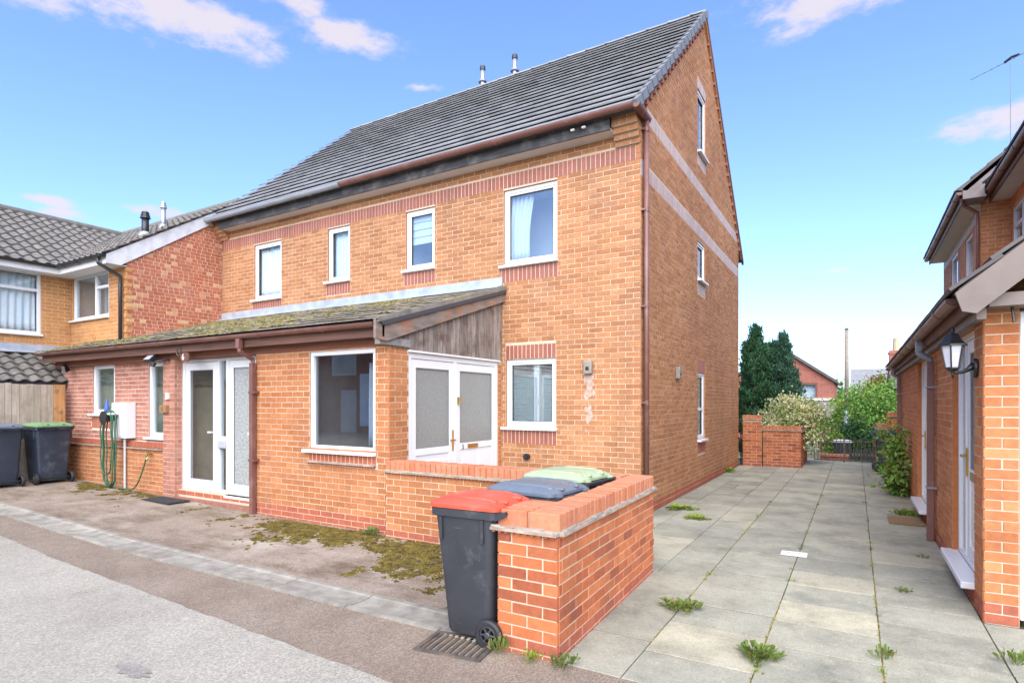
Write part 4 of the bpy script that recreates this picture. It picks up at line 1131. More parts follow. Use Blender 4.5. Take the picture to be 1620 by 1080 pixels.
for i in range(26000):
    r = rm_.randrange(10); X = rm_.uniform(PX0, PX1 - .05)
    dens = noise.noise(Vector((X * .55, r * .5, 2))) * 1.0 + noise.noise(Vector((X * 3, r * 1.3, 5))) * .5 + (.24 if X < -9.5 else .24 if X < -6.0 else -.12)
    if dens < .18 or rm_.random() > .42: continue
    v_ = r * gp + .006 + abs(rm_.gauss(0, .05)); p = Vector((X, PE_Y - .04, PE_Z - .02)) + Vp * v_ + upn * (.030 - .08 * (v_ - r * gp))
    blob(mb, p, rm_.uniform(.010, .028), rm_.uniform(.005, .016), rm_, upn)
mb.mats = [MOSSR]; o = mb.build('moss', house); o['kind'] = 'stuff'

# ================================================================ LOW BRICK WALL round the bins
lw = worldthing('low_brick_wall', 'low orange brick wall with brick coping around the bins beside the paving', 'wall', (-1.8, 4.3, 0))
lm = Masonry(lw)
WH = .775
def wall_seg(fr, a0, a1, z0, z1, name, off=0, n=0, first=False, mat=REDB):
    b = backing(fr, name, lw, a0 + .012, a1 - .012, z0 - .1, z1, mat=MORTAR, reveal=MORTAR, thick=.10, n=n - .004)
    lm.wall(fr, b, a0 + .001, a1 - .001, z0, z1, mat, off=off, n=n, plinth=2, plinth_mat=PLINTH)
    return b
ang = 90 + 2.05
side = Fr(-1.575, 3.225, ang)                     # long outer face towards the paving
SL = 2.21
end = side.p(SL, 0, 0)
zb = -.05
wall_seg(side, 0, SL, zb, WH, 'wall_side', off=.05)
pf = Fr(-2.02, 3.21, 0); wall_seg(pf, 0, .443, zb, WH, 'pier_front', off=.1125)     # near end of the pier
pl_ = Fr(-2.02, 3.66, -90); wall_seg(pl_, 0, .448, zb, WH, 'pier_inner', off=0)
pb_ = Fr(-1.80, 3.66, 180); wall_seg(pb_, 0, .218, zb, WH, 'pier_back', off=0)
far = Fr(XP + .03, YP - .10, 0); FL = (end.x) - (XP + .03)
wall_seg(far, 0, FL - .23, zb, WH, 'wall_far', off=.02, mat=BUFF2)
ins = Fr(end.x - .225, YP - .1, -(90 - 2.05)); wall_seg(ins, 0, 1.55, zb, WH, 'wall_inner', off=0)
bk = Fr(end.x, end.y, 180); wall_seg(bk, 0, FL, zb, WH, 'wall_back', off=0)
core = MB(); core.box(-1.99, -1.62, 3.25, 3.63, -.1, WH)
core.hexa([side.p(.3, -.19, -.1), side.p(.3, -.03, -.1), side.p(SL - .02, -.03, -.1), side.p(SL - .02, -.19, -.1), side.p(.3, -.19, WH), side.p(.3, -.03, WH), side.p(SL - .02, -.03, WH), side.p(SL - .02, -.19, WH)])
core.build('wall_core', lw, MORTAR)
# creasing tiles and brick-on-edge coping
def crease_ring(fr, a0, a1, back, out=.035):
    mb = MB(); z = WH
    P = fr.p; fr.box(mb, a0, a1, -back, out, z, z + .018)
    c = mb.build('creasing', lw, CREASE)
    mb = MB(); x = a0 + .01
    while x < a1 - .02: fr.box(mb, x, x + .02, -.02, out - .010, z - .014, z); x += .048
    t = mb.build('creasing_nib', c, PLINTH); t['kind'] = 'stuff'
    mb = MB(); rnd = random.Random(int(a1 * 100)); x = a0                 # lumpy mortar fillet
    while x < a1 - .02:
        w = rnd.uniform(.04, .11); fr.box(mb, x, min(x + w, a1), -.02, out - rnd.uniform(.004, .02), z + .0182, z + .0182 + rnd.uniform(.006, .016)); x += w
    t = mb.build('mortar_fillet', c, plain('grey mortar fillet', (.30, .265, .215), .95, .35, 12, .5, 80)); t['kind'] = 'stuff'
    return c
c1 = crease_ring(side, 0, SL, .24); c2 = crease_ring(pf, -.035, .447, .10); c3 = crease_ring(far, 0, FL - .23, .22); c4 = crease_ring(pl_, 0, .448, .10)
CZ0, CZ1 = WH + .032, WH + .136
def cope_row(fr, a0, a1, n0, n1, par, step=.075, mat=COPE):
    cnt = round((a1 - a0) / step); st = (a1 - a0) / cnt; rnd = random.Random(4)
    for i in range(cnt):
        mb = MB(); j = rnd.uniform(-.003, .003)
        fr.box(mb, -st / 2 + .004, st / 2 - .004, n0, n1 + j, CZ0 - .012, CZ1 + rnd.uniform(-.003, .003))
        o = mb.build('coping_brick', par, mat); o.location = fr.u * (a0 + (i + .5) * st); bevel(o, .006, 2)
cope_row(side, 0.004, SL, -.215, .0, lw)
inner = Fr(-2.02, 3.66, -90)
cope_row(inner, 0.0, .445, -.215, .0, lw)
cope_row(far, .004, FL - .235, -.215, .0, lw)
mb = MB(); mb.box(-2.0, -1.6, 3.24, 3.63, WH + .016, CZ1 - .012); 
P_ = side.p; mb.hexa([P_(.2, -.2, WH + .016), P_(.2, -.012, WH + .016), P_(SL - .01, -.012, WH + .016), P_(SL - .01, -.2, WH + .016), P_(.2, -.2, CZ1 - .008), P_(.2, -.012, CZ1 - .008), P_(SL - .01, -.012, CZ1 - .008), P_(SL - .01, -.2, CZ1 - .008)])
far.box(mb, .01, FL - .24, -.2, -.012, WH + .016, CZ1 - .008)
mb.build('coping_bed', lw, plain('coping mortar', (.36, .22, .15), .95, .2, 10))
lm.finish(300)

# ================================================================ WHEELED BINS
def make_bin(name, label, lidmat, bodymat, loc, rz, W=.48, D=.55, H=.90, scale=1.0, parts=True):
    """local: front -Y, back (handle, wheels) +Y, width X"""
    t = thing(name, label, 'wheeled bin', loc, rz, 'wheeled bins'); t.scale = (scale,) * 3
    def rr(w, y0, y1, z, r=.05, k=4):
        pts = []
        for cx, cy, a0 in ((w / 2 - r, y1 - r, 0), (-w / 2 + r, y1 - r, 90), (-w / 2 + r, y0 + r, 180), (w / 2 - r, y0 + r, 270)):
            for i in range(k + 1):
                a = R(a0 + 90 * i / k); pts.append((cx + r * math.cos(a), cy + r * math.sin(a), z))
        return pts
    yb = D / 2
    mb = MB(); mb.loft([rr(W * .74, -D * .30, yb - .10, .05), rr(W * .76, -D * .32, yb - .09, .07), rr(W * .80, -D * .36, yb - .085, .30), rr(W * .93, -D * .455, yb - .055, H - .06), rr(W * .94, -D * .46, yb - .05, H - .02)])
    # lower recess for the wheels and lifting rib
    b = mb.build('body', t, bodymat, True); ed = b.modifiers.new('es', 'EDGE_SPLIT'); ed.split_angle = R(50)
    mb = MB(); mb.loft([rr(W * .95, -D * .47, yb - .045, H - .055), rr(W * 1.0, -D * .505, yb - .02, H - .05), rr(W * 1.0, -D * .51, yb - .02, H), rr(W * .97, -D * .49, yb - .03, H + .004)])
    rim = mb.build('rim', t, bodymat, True); ed = rim.modifiers.new('es', 'EDGE_SPLIT'); ed.split_angle = R(35)
    for sx_ in (-1, 1):
        for y_ in (-D * .36, yb - .14):
            mb = MB(); mb.box(sx_ * W * .475 - .008, sx_ * W * .475 + .008, y_, y_ + .022, H - .21, H - .055); mb.build('rib', t, bodymat)
    # lid
    mb = MB(); z = H + .006
    mb.loft([rr(W * 1.02, -D * .53, yb - .005, z), rr(W * 1.02, -D * .53, yb - .005, z + .022), rr(W * .97, -D * .50, yb - .04, z + .038), rr(W * .80, -D * .42, yb - .10, z + .062, .07), rr(W * .55, -D * .30, yb - .17, z + .068, .06)])
    lid = mb.build('lid', t, lidmat, True); ed = lid.modifiers.new('es', 'EDGE_SPLIT'); ed.split_angle = R(32)
    mb = MB()
    for x_ in (-W * .2, W * .2): mb.box(x_ - .02, x_ + .02, yb - .22, yb - .005, z + .03, z + .055)
    bevel(mb.build('lid_ridge', lid, lidmat), .01)
    for x_ in (-W * .33, W * .33):
        mb = MB(); mb.tube([(x_, -D * .42, z + .045), (x_, -D * .2, z + .062), (x_, yb - .16, z + .062), (x_, yb - .06, z + .045)], .012, 6); mb.build('lid_bead', lid, lidmat, True)
    mb = MB(); mb.box(-W * .16, W * .16, -D * .53 - .03, -D * .53 + .01, z + .004, z + .02); bevel(mb.build('lid_grip', lid, lidmat), .006)
    for sx_ in (-1, 1):
        mb = MB(); mb.prism([(sx_ * W * .36 - .012, yb - .05, z + .028), (sx_ * W * .36 - .012, yb + .035, z + .02), (sx_ * W * .36 - .012, yb + .035, z - .02), (sx_ * W * .36 - .012, yb - .03, z - .004)], (.024, 0, 0)); mb.build('hinge', lid, lidmat)
    # handle bar on two brackets
    mb = MB(); mb.tube([(-W * .44, yb + .03, H - .005), (W * .44, yb + .03, H - .005)], .013, 8)
    for x_ in (-W * .44, 0, W * .44): mb.prism([(x_ - .01, yb - .04, H - .002), (x_ - .01, yb + .042, H + .008), (x_ - .01, yb + .042, H - .022), (x_ - .01, yb - .04, H - .06)], (.02, 0, 0))
    mb.build('handle', t, bodymat)
    # axle and wheels
    ya, za, rw = yb - .085, .098, .098
    mb = MB(); mb.tube([(-W * .42, ya, za), (W * .42, ya, za)], .013, 8); mb.build('axle', t, BLACKP)
    for sx_ in (-1, 1):
        x0 = sx_ * W * .405; x1 = sx_ * W * .50; ring = lambda x, r: [(x, ya + r * math.cos(a), za + r * math.sin(a)) for a in [2 * math.pi * i / 24 for i in range(24)]]
        mb = MB(); mb.loft([ring(x0, rw * .62), ring(x0, rw - .012), ring(x0 + (x1 - x0) * .25, rw), ring(x0 + (x1 - x0) * .8, rw), ring(x1, rw - .014), ring(x1, rw * .62), ring(x1 - sx_ * .02, rw * .62)], caps=False)
        w = mb.build('wheel', t, RUBBER)
        mb = MB(); ring2 = [ring(x1 - sx_ * .008, rw * .64), ring(x1 - sx_ * .004, rw * .52), ring(x1 - sx_ * .012, rw * .50)]
        mb.loft(ring2, caps=False); mb.loft([ring(x1 - sx_ * .02, rw * .22), ring(x1 + sx_ * .002, rw * .22), ring(x1 + sx_ * .006, rw * .16)])
        for i in range(6):
            a = 2 * math.pi * i / 6; c0 = Vector((x1 - sx_ * .008, ya + rw * .2 * math.cos(a), za + rw * .2 * math.sin(a))); c1_ = Vector((x1 - sx_ * .008, ya + rw * .52 * math.cos(a), za + rw * .52 * math.sin(a)))
            mb.tube([c0, c1_], .007, 5)
        mb.build('hub', w, plain('dark hub plastic', (.045, .047, .05), .35))
    return t
make_bin('wheeled_bin', 'charcoal wheeled bin with bright red lid standing at the near end of the low wall', LIDRED, BIN, (-2.265, 3.40, -.015), R(-90 + 3), .50, .54, .90)
make_bin('wheeled_bin', 'wheeled bin with grey lid between the red-lidded and pale green-lidded bins', LIDGREY, BIN, (-2.16, 4.05, 0), R(-90 - 4), .57, .60, .905)
make_bin('wheeled_bin', 'wheeled bin with pale green lid in the corner of the low wall', LIDGREEN, BIN, (-2.22, 4.73, 0), R(-90 - 5), .57, .60, .93)
make_bin('wheeled_bin', 'dark blue wheeled bin with grey lid at the left edge by the fence', LIDGREY, BINBLUE, (-12.78, 4.06, gz(-12.8)), R(-90), .60, .66, 1.02)
make_bin('wheeled_bin', 'dark blue wheeled bin with green lid between the wooden fence and number 6', LIDGREEN2, BINBLUE, (-12.78, 4.80, gz(-12.8)), R(-90), .60, .66, 1.02)
make_bin('wheeled_bin', 'black wheeled bin standing by the far brick pillar near the gate', BIN, BIN, (.57, 16.15, 0), R(90), .46, .46, .88)

# iron drain grating beside the red-lidded bin
dg = thing('drain_grate', 'rusty iron drain grating in the channel beside the red-lidded bin', 'drain', (-2.26, 3.10, 0.0), R(8))
mb = MB()
for s_ in (-1, 1): mb.box(-.24, .24, s_ * .15 - .015, s_ * .15 + .015, -.02, .008); mb.box(s_ * .225 - .015, s_ * .225 + .015, -.135, .135, -.02, .008)
mb.build('frame', dg, IRON)
for i in range(9):
    mb = MB(); xx = -.19 + i * .0475; mb.box(xx - .011, xx + .011, -.135, .135, -.02, .006); mb.build('bar', dg, IRON)
mb = MB(); mb.box(-.23, .23, -.14, .14, -.03, -.018); mb.build('sump', dg, BLACK)
mb = MB(); mb.box(-2.52, -2.02, 3.21, 3.56, -.05, .006); struct(mb.build('gully_surround', None, CONC))

# small things on the ground
def rug(name, label, x0, x1, y0, y1, z, mat, cat='doormat'):
    mb = MB(); mb.box(x0, x1, y0, y1, z, z + .014); mb.box(x0 + .03, x1 - .03, y0 + .03, y1 - .03, z + .014, z + .018)
    return tag(bevel(mb.build(name, None, mat), .004), label, cat)
rug('doormat', 'black rubber doormat in front of the doors of number 6', -9.75, -8.95, 4.88, 5.22, gz(-9.4) + .003, MATB)
rug('doormat', 'brown coir doormat at the second door of the right-hand house', .38, .78, 9.15, 9.72, .004, COIR)
ic = thing('inspection_cover', 'small pale rectangular cover set in the paving', 'cover', (-.56, 6.77, .006), R(2))
mb = MB(); mb.box(-.125, .125, -.09, .09, 0, .008); bevel(mb.build('frame', ic, plain('pale cover', (.66, .64, .58), .7, .1, 12)), .003)
mb = MB(); mb.box(-.11, .11, -.075, .075, .008, .011); mb.build('plate', ic, plain('pale cover plate', (.70, .69, .64), .7, .12, 12))
for s_ in (-1, 1): mb = MB(); mb.tube([(s_ * .05, 0, .010), (s_ * .05, 0, .0125)], .012, 8); mb.build('lifting_hole', ic, BLACK)
mb = MB(); rp = random.Random(2); pts = [(-3.72 + 0.17 * math.cos(a) * rp.uniform(.7, 1.2), 1.82 + .06 * math.sin(a) * rp.uniform(.7, 1.2), .0085) for a in [2 * math.pi * i / 22 for i in range(22)]]
mb.poly(pts); o = mb.build('tarmac_patch', None, ground_mat('dark tarmac patch', (.19, .17, .15), (.27, .25, .22), .6, 5)); struct(o)

# ---------------------------------------------------------------- hose and reel
hr = worldthing('hose_reel', 'wall bracket holding the coiled green garden hose', 'hose hanger', (-11.3, YP - .1, 1.4))
mb = MB(); mb.box(-11.52, -11.06, YP - .2, YP - .0, 1.395, 1.42); mb.build('shelf', hr, WHITE)
mb = MB(); mb.tube([(-11.28, YP - .02, 1.34), (-11.28, YP - .24, 1.34)], .075, 14); mb.build('drum', hr, BLACKP)
mb = MB(); mb.tube([(-11.28, YP - .235, 1.34), (-11.28, YP - .25, 1.34)], .12, 14); mb.build('flange', hr, BLACKP)
hs = random.Random(9); mb = MB(); GH = gz(-11.2)
def loop(xa, xb, zl, y, r=.012, zt=1.42):
    P = []
    for i in range(29):
        t = i / 28
        if t < .5: q = t * 2; x_ = xa + (-.02 * math.sin(q * 3)); z_ = zt - (zt - zl - .12) * q
        else: q = (t - .5) * 2; x_ = xb + .02 * math.sin(q * 4); z_ = zl + .12 + (zt - zl - .12) * q
        if .42 < t < .58: z_ = zl + .12 * ((t - .5) / .08) ** 2; x_ = xa + (xb - xa) * (t - .42) / .16
        P.append((x_, y + .008 * math.sin(i), z_))
    return P
for i in range(5):
    xa = -11.42 + hs.uniform(-.05, .08); mb.tube(loop(xa, xa + hs.uniform(.2, .40), GH + hs.uniform(.02, .5) if i else GH + .03, YP - .12 - i * .022), .012, 6)
for i in range(3): mb.tube([(-11.28 + .09 * math.cos(a), YP - .07 - i * .05, 1.36 + .1 * math.sin(a)) for a in [math.pi * q / 10 for q in range(11)]], .02, 6)
P = []
for i in range(24):
    t = i / 23; P.append((-11.0 + t * .85 + .0, YP - .14 + .05 * t, GH + .02 + .62 * max(0, (t - .45) / .55) ** 1.9 ))
mb.tube([(-11.1, YP - .15, .9), (-11.08, YP - .15, .4), (-11.05, YP - .15, .15)] + P, .012, 6)
o = mb.build('garden_hose', None, HOSE, True); tag(o, 'green garden hose looped from the wall bracket to the tap', 'hose')
mb = MB(); mb.tube([(-11.46, YP - .1, 1.42), (-11.46, YP - .1, 1.50), (-11.46, YP - .1, 1.58), (-11.46, YP - .1, 1.66)], [.04, .045, .02, .015], 10)
tag(mb.build('spray_bottle', None, BLUE, True), 'small blue bottle standing on the hose bracket shelf', 'bottle')

# ================================================================ LEFT NEIGHBOUR
nb = worldthing('neighbour_house', 'ochre and red brick house with wavy grey tiles beyond number 6', 'house', (-15, 7, 0))
nm = Masonry(nb); nt_ = Tiles(nb)
XC, YBn, XA_ = -12.27, 5.89, -14.58
fC = Fr(XC, YBn, 90); fB = Fr(XA_, YBn, 0); fA = Fr(XA_, 1.5, 90)
NE_Z = 4.43; NR_Y, NR_Z = 8.35, 6.25; NEY = 5.50
nsl = (NR_Z - NE_Z) / (NR_Y - NEY)
def crng(z): return (max(.012, (z + .12 - NE_Z) / nsl + NEY - YBn), 2.1)
wC = backing(fC, 'side_wall', nb, 0, 1.97, 2.2, 5.6, rng=crng, mat=MORTAR, reveal=MIXED); nm.wall(fC, wC, .001, 2.1, 2.3, 5.5, MIXED, rng=crng, split=.8)
for i in range(18):
    if i % 2: mb = MB(); mb.box(XC - .1, XC + .012, YBn - .012, YBn + .10, 2.9 + i * .075, 2.9 + i * .075 + .065); mb.build('quoin', wC, OCHRE)
hB = (XA_ * 0 + .09, 1.62, 3.36, 4.29)
wB = backing(fB, 'front_wall', nb, 0, XC - XA_ - .010, 2.2, 4.40, [hB], mat=MORTAR, reveal=OCHRE); nm.wall(fB, wB, 0, XC - XA_ - .001, 2.3, 4.38, OCHRE, [hB])
hA = (5.36 - 1.5 - 1.35, 5.36 - 1.5, 3.02, 4.30)
wA = backing(fA, 'wing_wall', nb, 0, YBn - 1.5, 2.0, 4.40, [hA], mat=MORTAR, reveal=OCHRE); nm.wall(fA, wA, 0, YBn - 1.5, 2.0, 4.38, OCHRE, [hA])
def netA(o, a0, a1, z0, z1, n): curtain(fA, a0, a1, z0, z1, n - .14, o, CURTAIN, 10, .02, name='net_curtain')
window(nb, fB, *hB, n=-.02, mull=[hB[0] + (hB[1] - hB[0]) * .62], trans=[(hB[0] + (hB[1] - hB[0]) * .62, 3.98, hB[1] - .05)], sash=False, glass=GLASS2)
window(nb, fA, *hA, n=-.02, mull=[hA[0] + .55], trans=[(hA[0] + .55, 3.93, hA[1] - .05)], sash=False, glass=GLASS, inside=netA)
mb = MB(); mb.box(XA_, XC - .2, YBn + 1.2, 12, 0, 4.3); mb.box(-20, XA_ - 1.2, 1.5, 12, 0, 4.3); mb.build('house_core', nb, ROOM)
# roofs
mb = MB(); mb.prism([(-17.6, NEY, NE_Z), (-17.6, NR_Y, NR_Z), (-17.6, NR_Y + 2.6, NE_Z), ], (17.6 + XC - .04, 0, 0)); 
r1 = mb.build('roof', nb, plain('roof felt', (.05, .05, .055)))
mb = MB(); ARX, ARZ, AEX = -17.5, 6.22, -14.2
mb.prism([(AEX, 1.0, NE_Z), (ARX, 1.0, ARZ), (-20.8, 1.0, NE_Z)], (0, NR_Y - 1.0 + 1.0, 0)); r2 = mb.build('wing_roof', nb, plain('roof felt', (.05, .05, .055)))
V1 = Vector((0, NR_Y - NEY, NR_Z - NE_Z)); L1 = V1.length
V2 = Vector((ARX - AEX, 0, ARZ - NE_Z)); L2 = V2.length
# tiles; both slopes stop at the valley
nt_.wavy(r1, (-17.6, NEY - .06, NE_Z - .02), (1, 0, 0), V1, 17.6 + XC - .05, 12, (L1 + .06) / 12, .225, PANT, clip=lambda a, v: (-17.6 + a) > AEX - (v / L1) * (AEX - ARX) - .15)
nt_.wavy(r2, (AEX + .06, 1.0, NE_Z - .02), (0, 1, 0), V2, NR_Y - 1, 12, (L2 + .06) / 12, .225, PANT, clip=lambda a, v: (1.0 + a) < NEY + (v / L2) * (NR_Y - NEY) + .15)
mb = MB(); mb.tube([(ARX, 1.0, ARZ + .01), (ARX, NR_Y, ARZ + .01)], .10, 10); mb.tube([(ARX, NR_Y, NR_Z + .01), (XC - .05, NR_Y, NR_Z + .01)], .10, 10); mb.build('ridge', nb, PANT)
FASC = plain('white fascia', (.68, .68, .67), .5, .08, 4, dirt=((.5, .5, .5), .4, 2))
mb = MB(); mb.box(AEX - .03, AEX - .005, 1.0, NEY + .03, NE_Z - .17, NE_Z - .005); mb.box(AEX - .032, XC + .03, NEY + .03, NEY + .055, NE_Z - .17, NE_Z - .005); mb.box(XA_, AEX - .03, 1.0, YBn, NE_Z - .165, NE_Z - .15); mb.box(AEX - .03, XC, NEY + .055, YBn, NE_Z - .165, NE_Z - .15)
mb.build('fascia', nb, FASC)
gutter('gutter', nb, (AEX + .05, 1.0, NE_Z - .01), (AEX + .05, NEY - .04, NE_Z - .01), BLACKP, .055, 1.0)
gutter('gutter', nb, (AEX + .05, NEY - .03, NE_Z - .01), (XC + .03, NEY - .03, NE_Z - .01), BLACKP, .055, .6)
a0_ = Vector((XC + .0, NEY + .02, NE_Z)); a1_ = Vector((XC, NR_Y - .05, NR_Z - .03))
mb = MB(); mb.prism([a0_ + Vector((0, 0, .0)), a0_ - Vector((0, 0, .17)), a0_ + Vector((0, .25, -.17)), a1_ - Vector((0, 0, .20)), a1_], (.035, 0, 0)); mb.build('barge_board', nb, plain('grey white barge', (.52, .52, .53), .7, .15, 5, dirt=((.38, .38, .38), .6, 4)))
mb = MB(); xx = XC - .17
mb.tube([(xx, NEY - .03, NE_Z - .06), (xx, NEY - .03, NE_Z - .16), (xx + .06, YBn - .06, NE_Z - .36), (xx + .06, YBn - .06, NE_Z - .5), (xx + .06, YBn - .06, 2.2)], .035, 8); mb.build('downpipe', nb, BLACKP, True)
for X, y, h, rr_, m_ in ((-12.98, 6.6, .42, .07, BLACKP), (-13.4, 7.2, .5, .05, STEEL)):
    z = NE_Z + (y - NEY) * nsl
    mb = MB(); mb.tube([(X, y, z - .1), (X, y, z + h)], rr_, 10); fl = mb.build('flue', nb, m_, True)
    mb = MB(); mb.tube([(X, y, z - .02), (X, y, z + .09)], [rr_ * 2.0, rr_ * 1.2], 10); mb.build('flue_flashing', fl, LEAD)
    mb = MB()
    for q in range(3): mb.tube([(X, y, z + h + q * .05 - .04), (X, y, z + h + q * .05)], [rr_ * 1.5 - q * .012, rr_ * 1.25 - q * .012], 10)
    mb.build('flue_cap', fl, m_)
# single-storey lean-to roof in front of the wing
mb = MB(); mb.prism([(XA_ + .02, 2.0, 2.62), (-13.45, 2.0, 2.02), (-13.45, 2.0, 1.9), (XA_ + .02, 2.0, 2.4)], (0, 3.5, 0)); r3 = mb.build('lean_to_roof', nb, plain('roof felt', (.05, .05, .055)))
V3 = Vector((XA_ + .02 + 13.45, 0, .60)); nt_.wavy(r3, (-13.40, 2.6, 2.0), (0, 1, 0), V3, 2.9, 5, V3.length / 5, .225, PANT, lift=.035)
mb = MB(); mb.prism([(XA_ + .006, 2.0, 2.80), (XA_ + .02, 2.0, 2.80), (XA_ + .03, 2.0, 2.68), (XA_ + .17, 2.0, 2.62), (XA_ + .006, 2.0, 2.60)], (0, 3.8, 0)); mb.build('flashing', nb, LEAD)
nm.finish(300); nt_.finish(300)

# fence of vertical boards beside the bins
fn = worldthing('wooden_fence', 'grey vertical board fence behind the two bins on the left', 'fence', (-13.2, 4.0, gz(-13)))
y = 5.20; i = 0; rf = random.Random(31)
mb = MB(); mb.box(-13.28, -13.25, 1.0, 5.2, .6, .7); mb.box(-13.28, -13.25, 1.0, 5.2, 1.6, 1.7); mb.build('rail', fn, FENCEW)
mb = MB(); mb.box(-13.27, -13.20, 5.15, 5.24, .1, 1.95); mb.build('post', fn, FENCEO)
y = 5.148
while y > 1.0:
    w = rf.uniform(.09, .115); mb = MB(); o_ = rf.uniform(0, .012)
    mb.box(-13.247 + o_, -13.228 + o_, y - w + .004, y - .001, gz(-13) + .03, 1.955 + rf.uniform(-.012, .012)); mb.build('board', fn, FENCEO if i == 0 else FENCEW); y -= w; i += 1

# ================================================================ RIGHT-HAND HOUSE
rh = worldthing('brick_house', 'orange brick house with brown gutters along the right side of the paving', 'house', (.8, 10, 0))
rmn = Masonry(rh)
XR_ = .80; YE = 15.4
fR = Fr(XR_, YE, -90); ry = lambda Y: YE - Y
d1 = (ry(7.0), ry(5.77), .0, 2.21); d2 = (ry(10.62), ry(9.31), .0, 2.20)
wR = backing(fR, 'path_wall', rh, 0, ry(5.40) - .010, -.1, 2.30, [d1, d2], mat=MORTAR, reveal=RIGHTB)
rmn.wall(fR, wR, 0, ry(5.40) - .001, .0, 2.30, RIGHTB, [d1, d2], plinth=2, plinth_mat=PLINTH)
fRf = Fr(XR_, 5.40, 0)
wRf = backing(fRf, 'end_pier', rh, .012, .205, -.1, 2.30, mat=MORTAR, reveal=RIGHTB)
rmn.wall(fRf, wRf, .001, .205, .0, 2.30, RIGHTB, plinth=2, plinth_mat=PLINTH, off=-.0)
mb = MB(); fRf.box(mb, .207, .275, -.1, .0, .05, 2.25); fRf.box(mb, 1.2, 1.27, -.1, .0, .05, 2.25); fRf.box(mb, .275, 1.2, -.1, .0, 2.18, 2.25); fRf.box(mb, .275, 1.2, -.1, .0, .05, .12); ef = bevel(mb.build('end_window', rh, UPVC), .006)
mb = MB(); fRf.box(mb, .275, 1.2, -.06, -.05, .12, 2.18); mb.build('pane', ef, GLASS2)
fRg = Fr(2.07, 5.40, 0); mb = MB(); fRg.box(mb, 0, 1.5, -.1, 0, 0, 2.6); mb.build('end_wall', rh, RIGHTB)
mb = MB(); mb.box(1.05, 1.2, 5.75, 15.2, 0, 2.3); mb.box(1.0, 3.4, 5.9, 6.0, 0, 2.3); mb.build('inner_wall', rh, ROOM)
def side_door(a0, a1, z0, z1, name):
    mb = MB()
    for q in ((a0, a0 + .065, z0, z1), (a1 - .065, a1, z0, z1), (a0 + .065, a1 - .065, z1 - .06, z1), (a0 + .065, a1 - .065, z0, z0 + .05), (a0 + .40, a0 + .45, z0 + .05, z1 - .06)): fR.box(mb, q[0], q[1], -.12, -.05, q[2], q[3])
    bevel(mb.build('door_frame', rh, UPVC), .006)
    d = door_leaf(rh, fR, a0 + .455, a1 - .07, z0 + .055, z1 - .065, -.06, FROST2, mid=1.02, panels=1, stile=.11)
    mb = MB(); fR.box(mb, a0 + .065, a0 + .40, -.09, -.08, z0 + .05, z1 - .06); mb.build('side_light', d, FROST2)
    mb = MB(); fR.box(mb, a0 + .48, a0 + .51, -.06, -.045, .95, 1.2); fR.box(mb, a0 + .49, a0 + .60, -.02, -.005, 1.12, 1.14); fR.box(mb, a0 + .485, a0 + .505, -.05, -.005, 1.12, 1.14); mb.build('door_handle', d, BRASS)
    mb = MB(); fR.box(mb, a0 + .66, a0 + .92, -.06, -.05, .93, 1.0); mb.build('letterbox', d, plain('bronze letterbox', (.25, .19, .12), .4))
    mb = MB(); fR.box(mb, a0 - .05, a1 + .0, -.05, .085, .13, .185); bevel(mb.build('door_step', rh, UPVC), .008)
    mb = MB(); fR.box(mb, a0 + .002, a1 - .002, -.11, -.012, -.05, .13); mb.build('threshold', rh, PLINTH)
side_door(d1[0], d1[1], .18, 2.21, 'a'); side_door(d2[0], d2[1], .18, 2.20, 'b')
mb = MB(); mb.box(.735, .79, 5.20, YE + .1, 2.19, 2.33); mb.build('beam', rh, plain('brown grey barge', (.155, .12, .10)))
mb = MB(); mb.box(.69, .715, 5.16, YE + .1, 2.25, 2.40); mb.build('fascia', rh, STAINW)
mb = MB(); mb.box(.715, .80, 5.16, YE + .1, 2.335, 2.35); mb.build('soffit', rh, STAINW)
gutter('gutter', rh, (.63, YE + .12, 2.365), (.63, 5.38, 2.375), BROWNP, .055, 1.1)
mb = MB(); mb.prism([(.62, 5.12, 2.40), (2.6, 5.12, 4.06), (2.6, 5.12, 3.92), (.72, 5.12, 2.34)], (0, YE - 5.0, 0)); lr = mb.build('lean_to_roof', rh, RTILE)
rt = Tiles(rh); rt.flat(lr, (.575, YE + .1, 2.385), (0, -1, 0), (1, 0, .838), YE - 4.98, 8, .30, .30, RTILE)
mb = MB(); mb.prism([(.60, 5.085, 2.37), (2.6, 5.085, 4.04), (2.6, 5.085, 3.84), (.88, 5.085, 2.36), (.72, 5.085, 2.22), (.64, 5.085, 2.24)], (0, .033, 0)); mb.build('barge_board', rh, plain('brown grey barge', (.155, .12, .10), .85, .35, 5, .4, 60, stretch=(2, .5, 2)))
mb = MB(); mb.box(.80, 2.1, 5.16, 5.40, 2.27, 2.36); mb.build('end_beam', rh, plain('brown grey barge', (.155, .12, .10)))
mb = MB(); mb.prism([(1.0, 5.39, 2.36), (2.5, 5.39, 2.36), (2.5, 5.39, 3.75)], (0, .05, 0)); mb.build('end_boarding', rh, OLDW)
mb = MB(); mb.tube([(.95, 5.37, 2.34), (.95, 5.30, 2.33), (.94, 5.27, 2.28), (.95, 5.26, 2.16)], .009, 6); mb.build('basket_bracket', rh, BLACK)
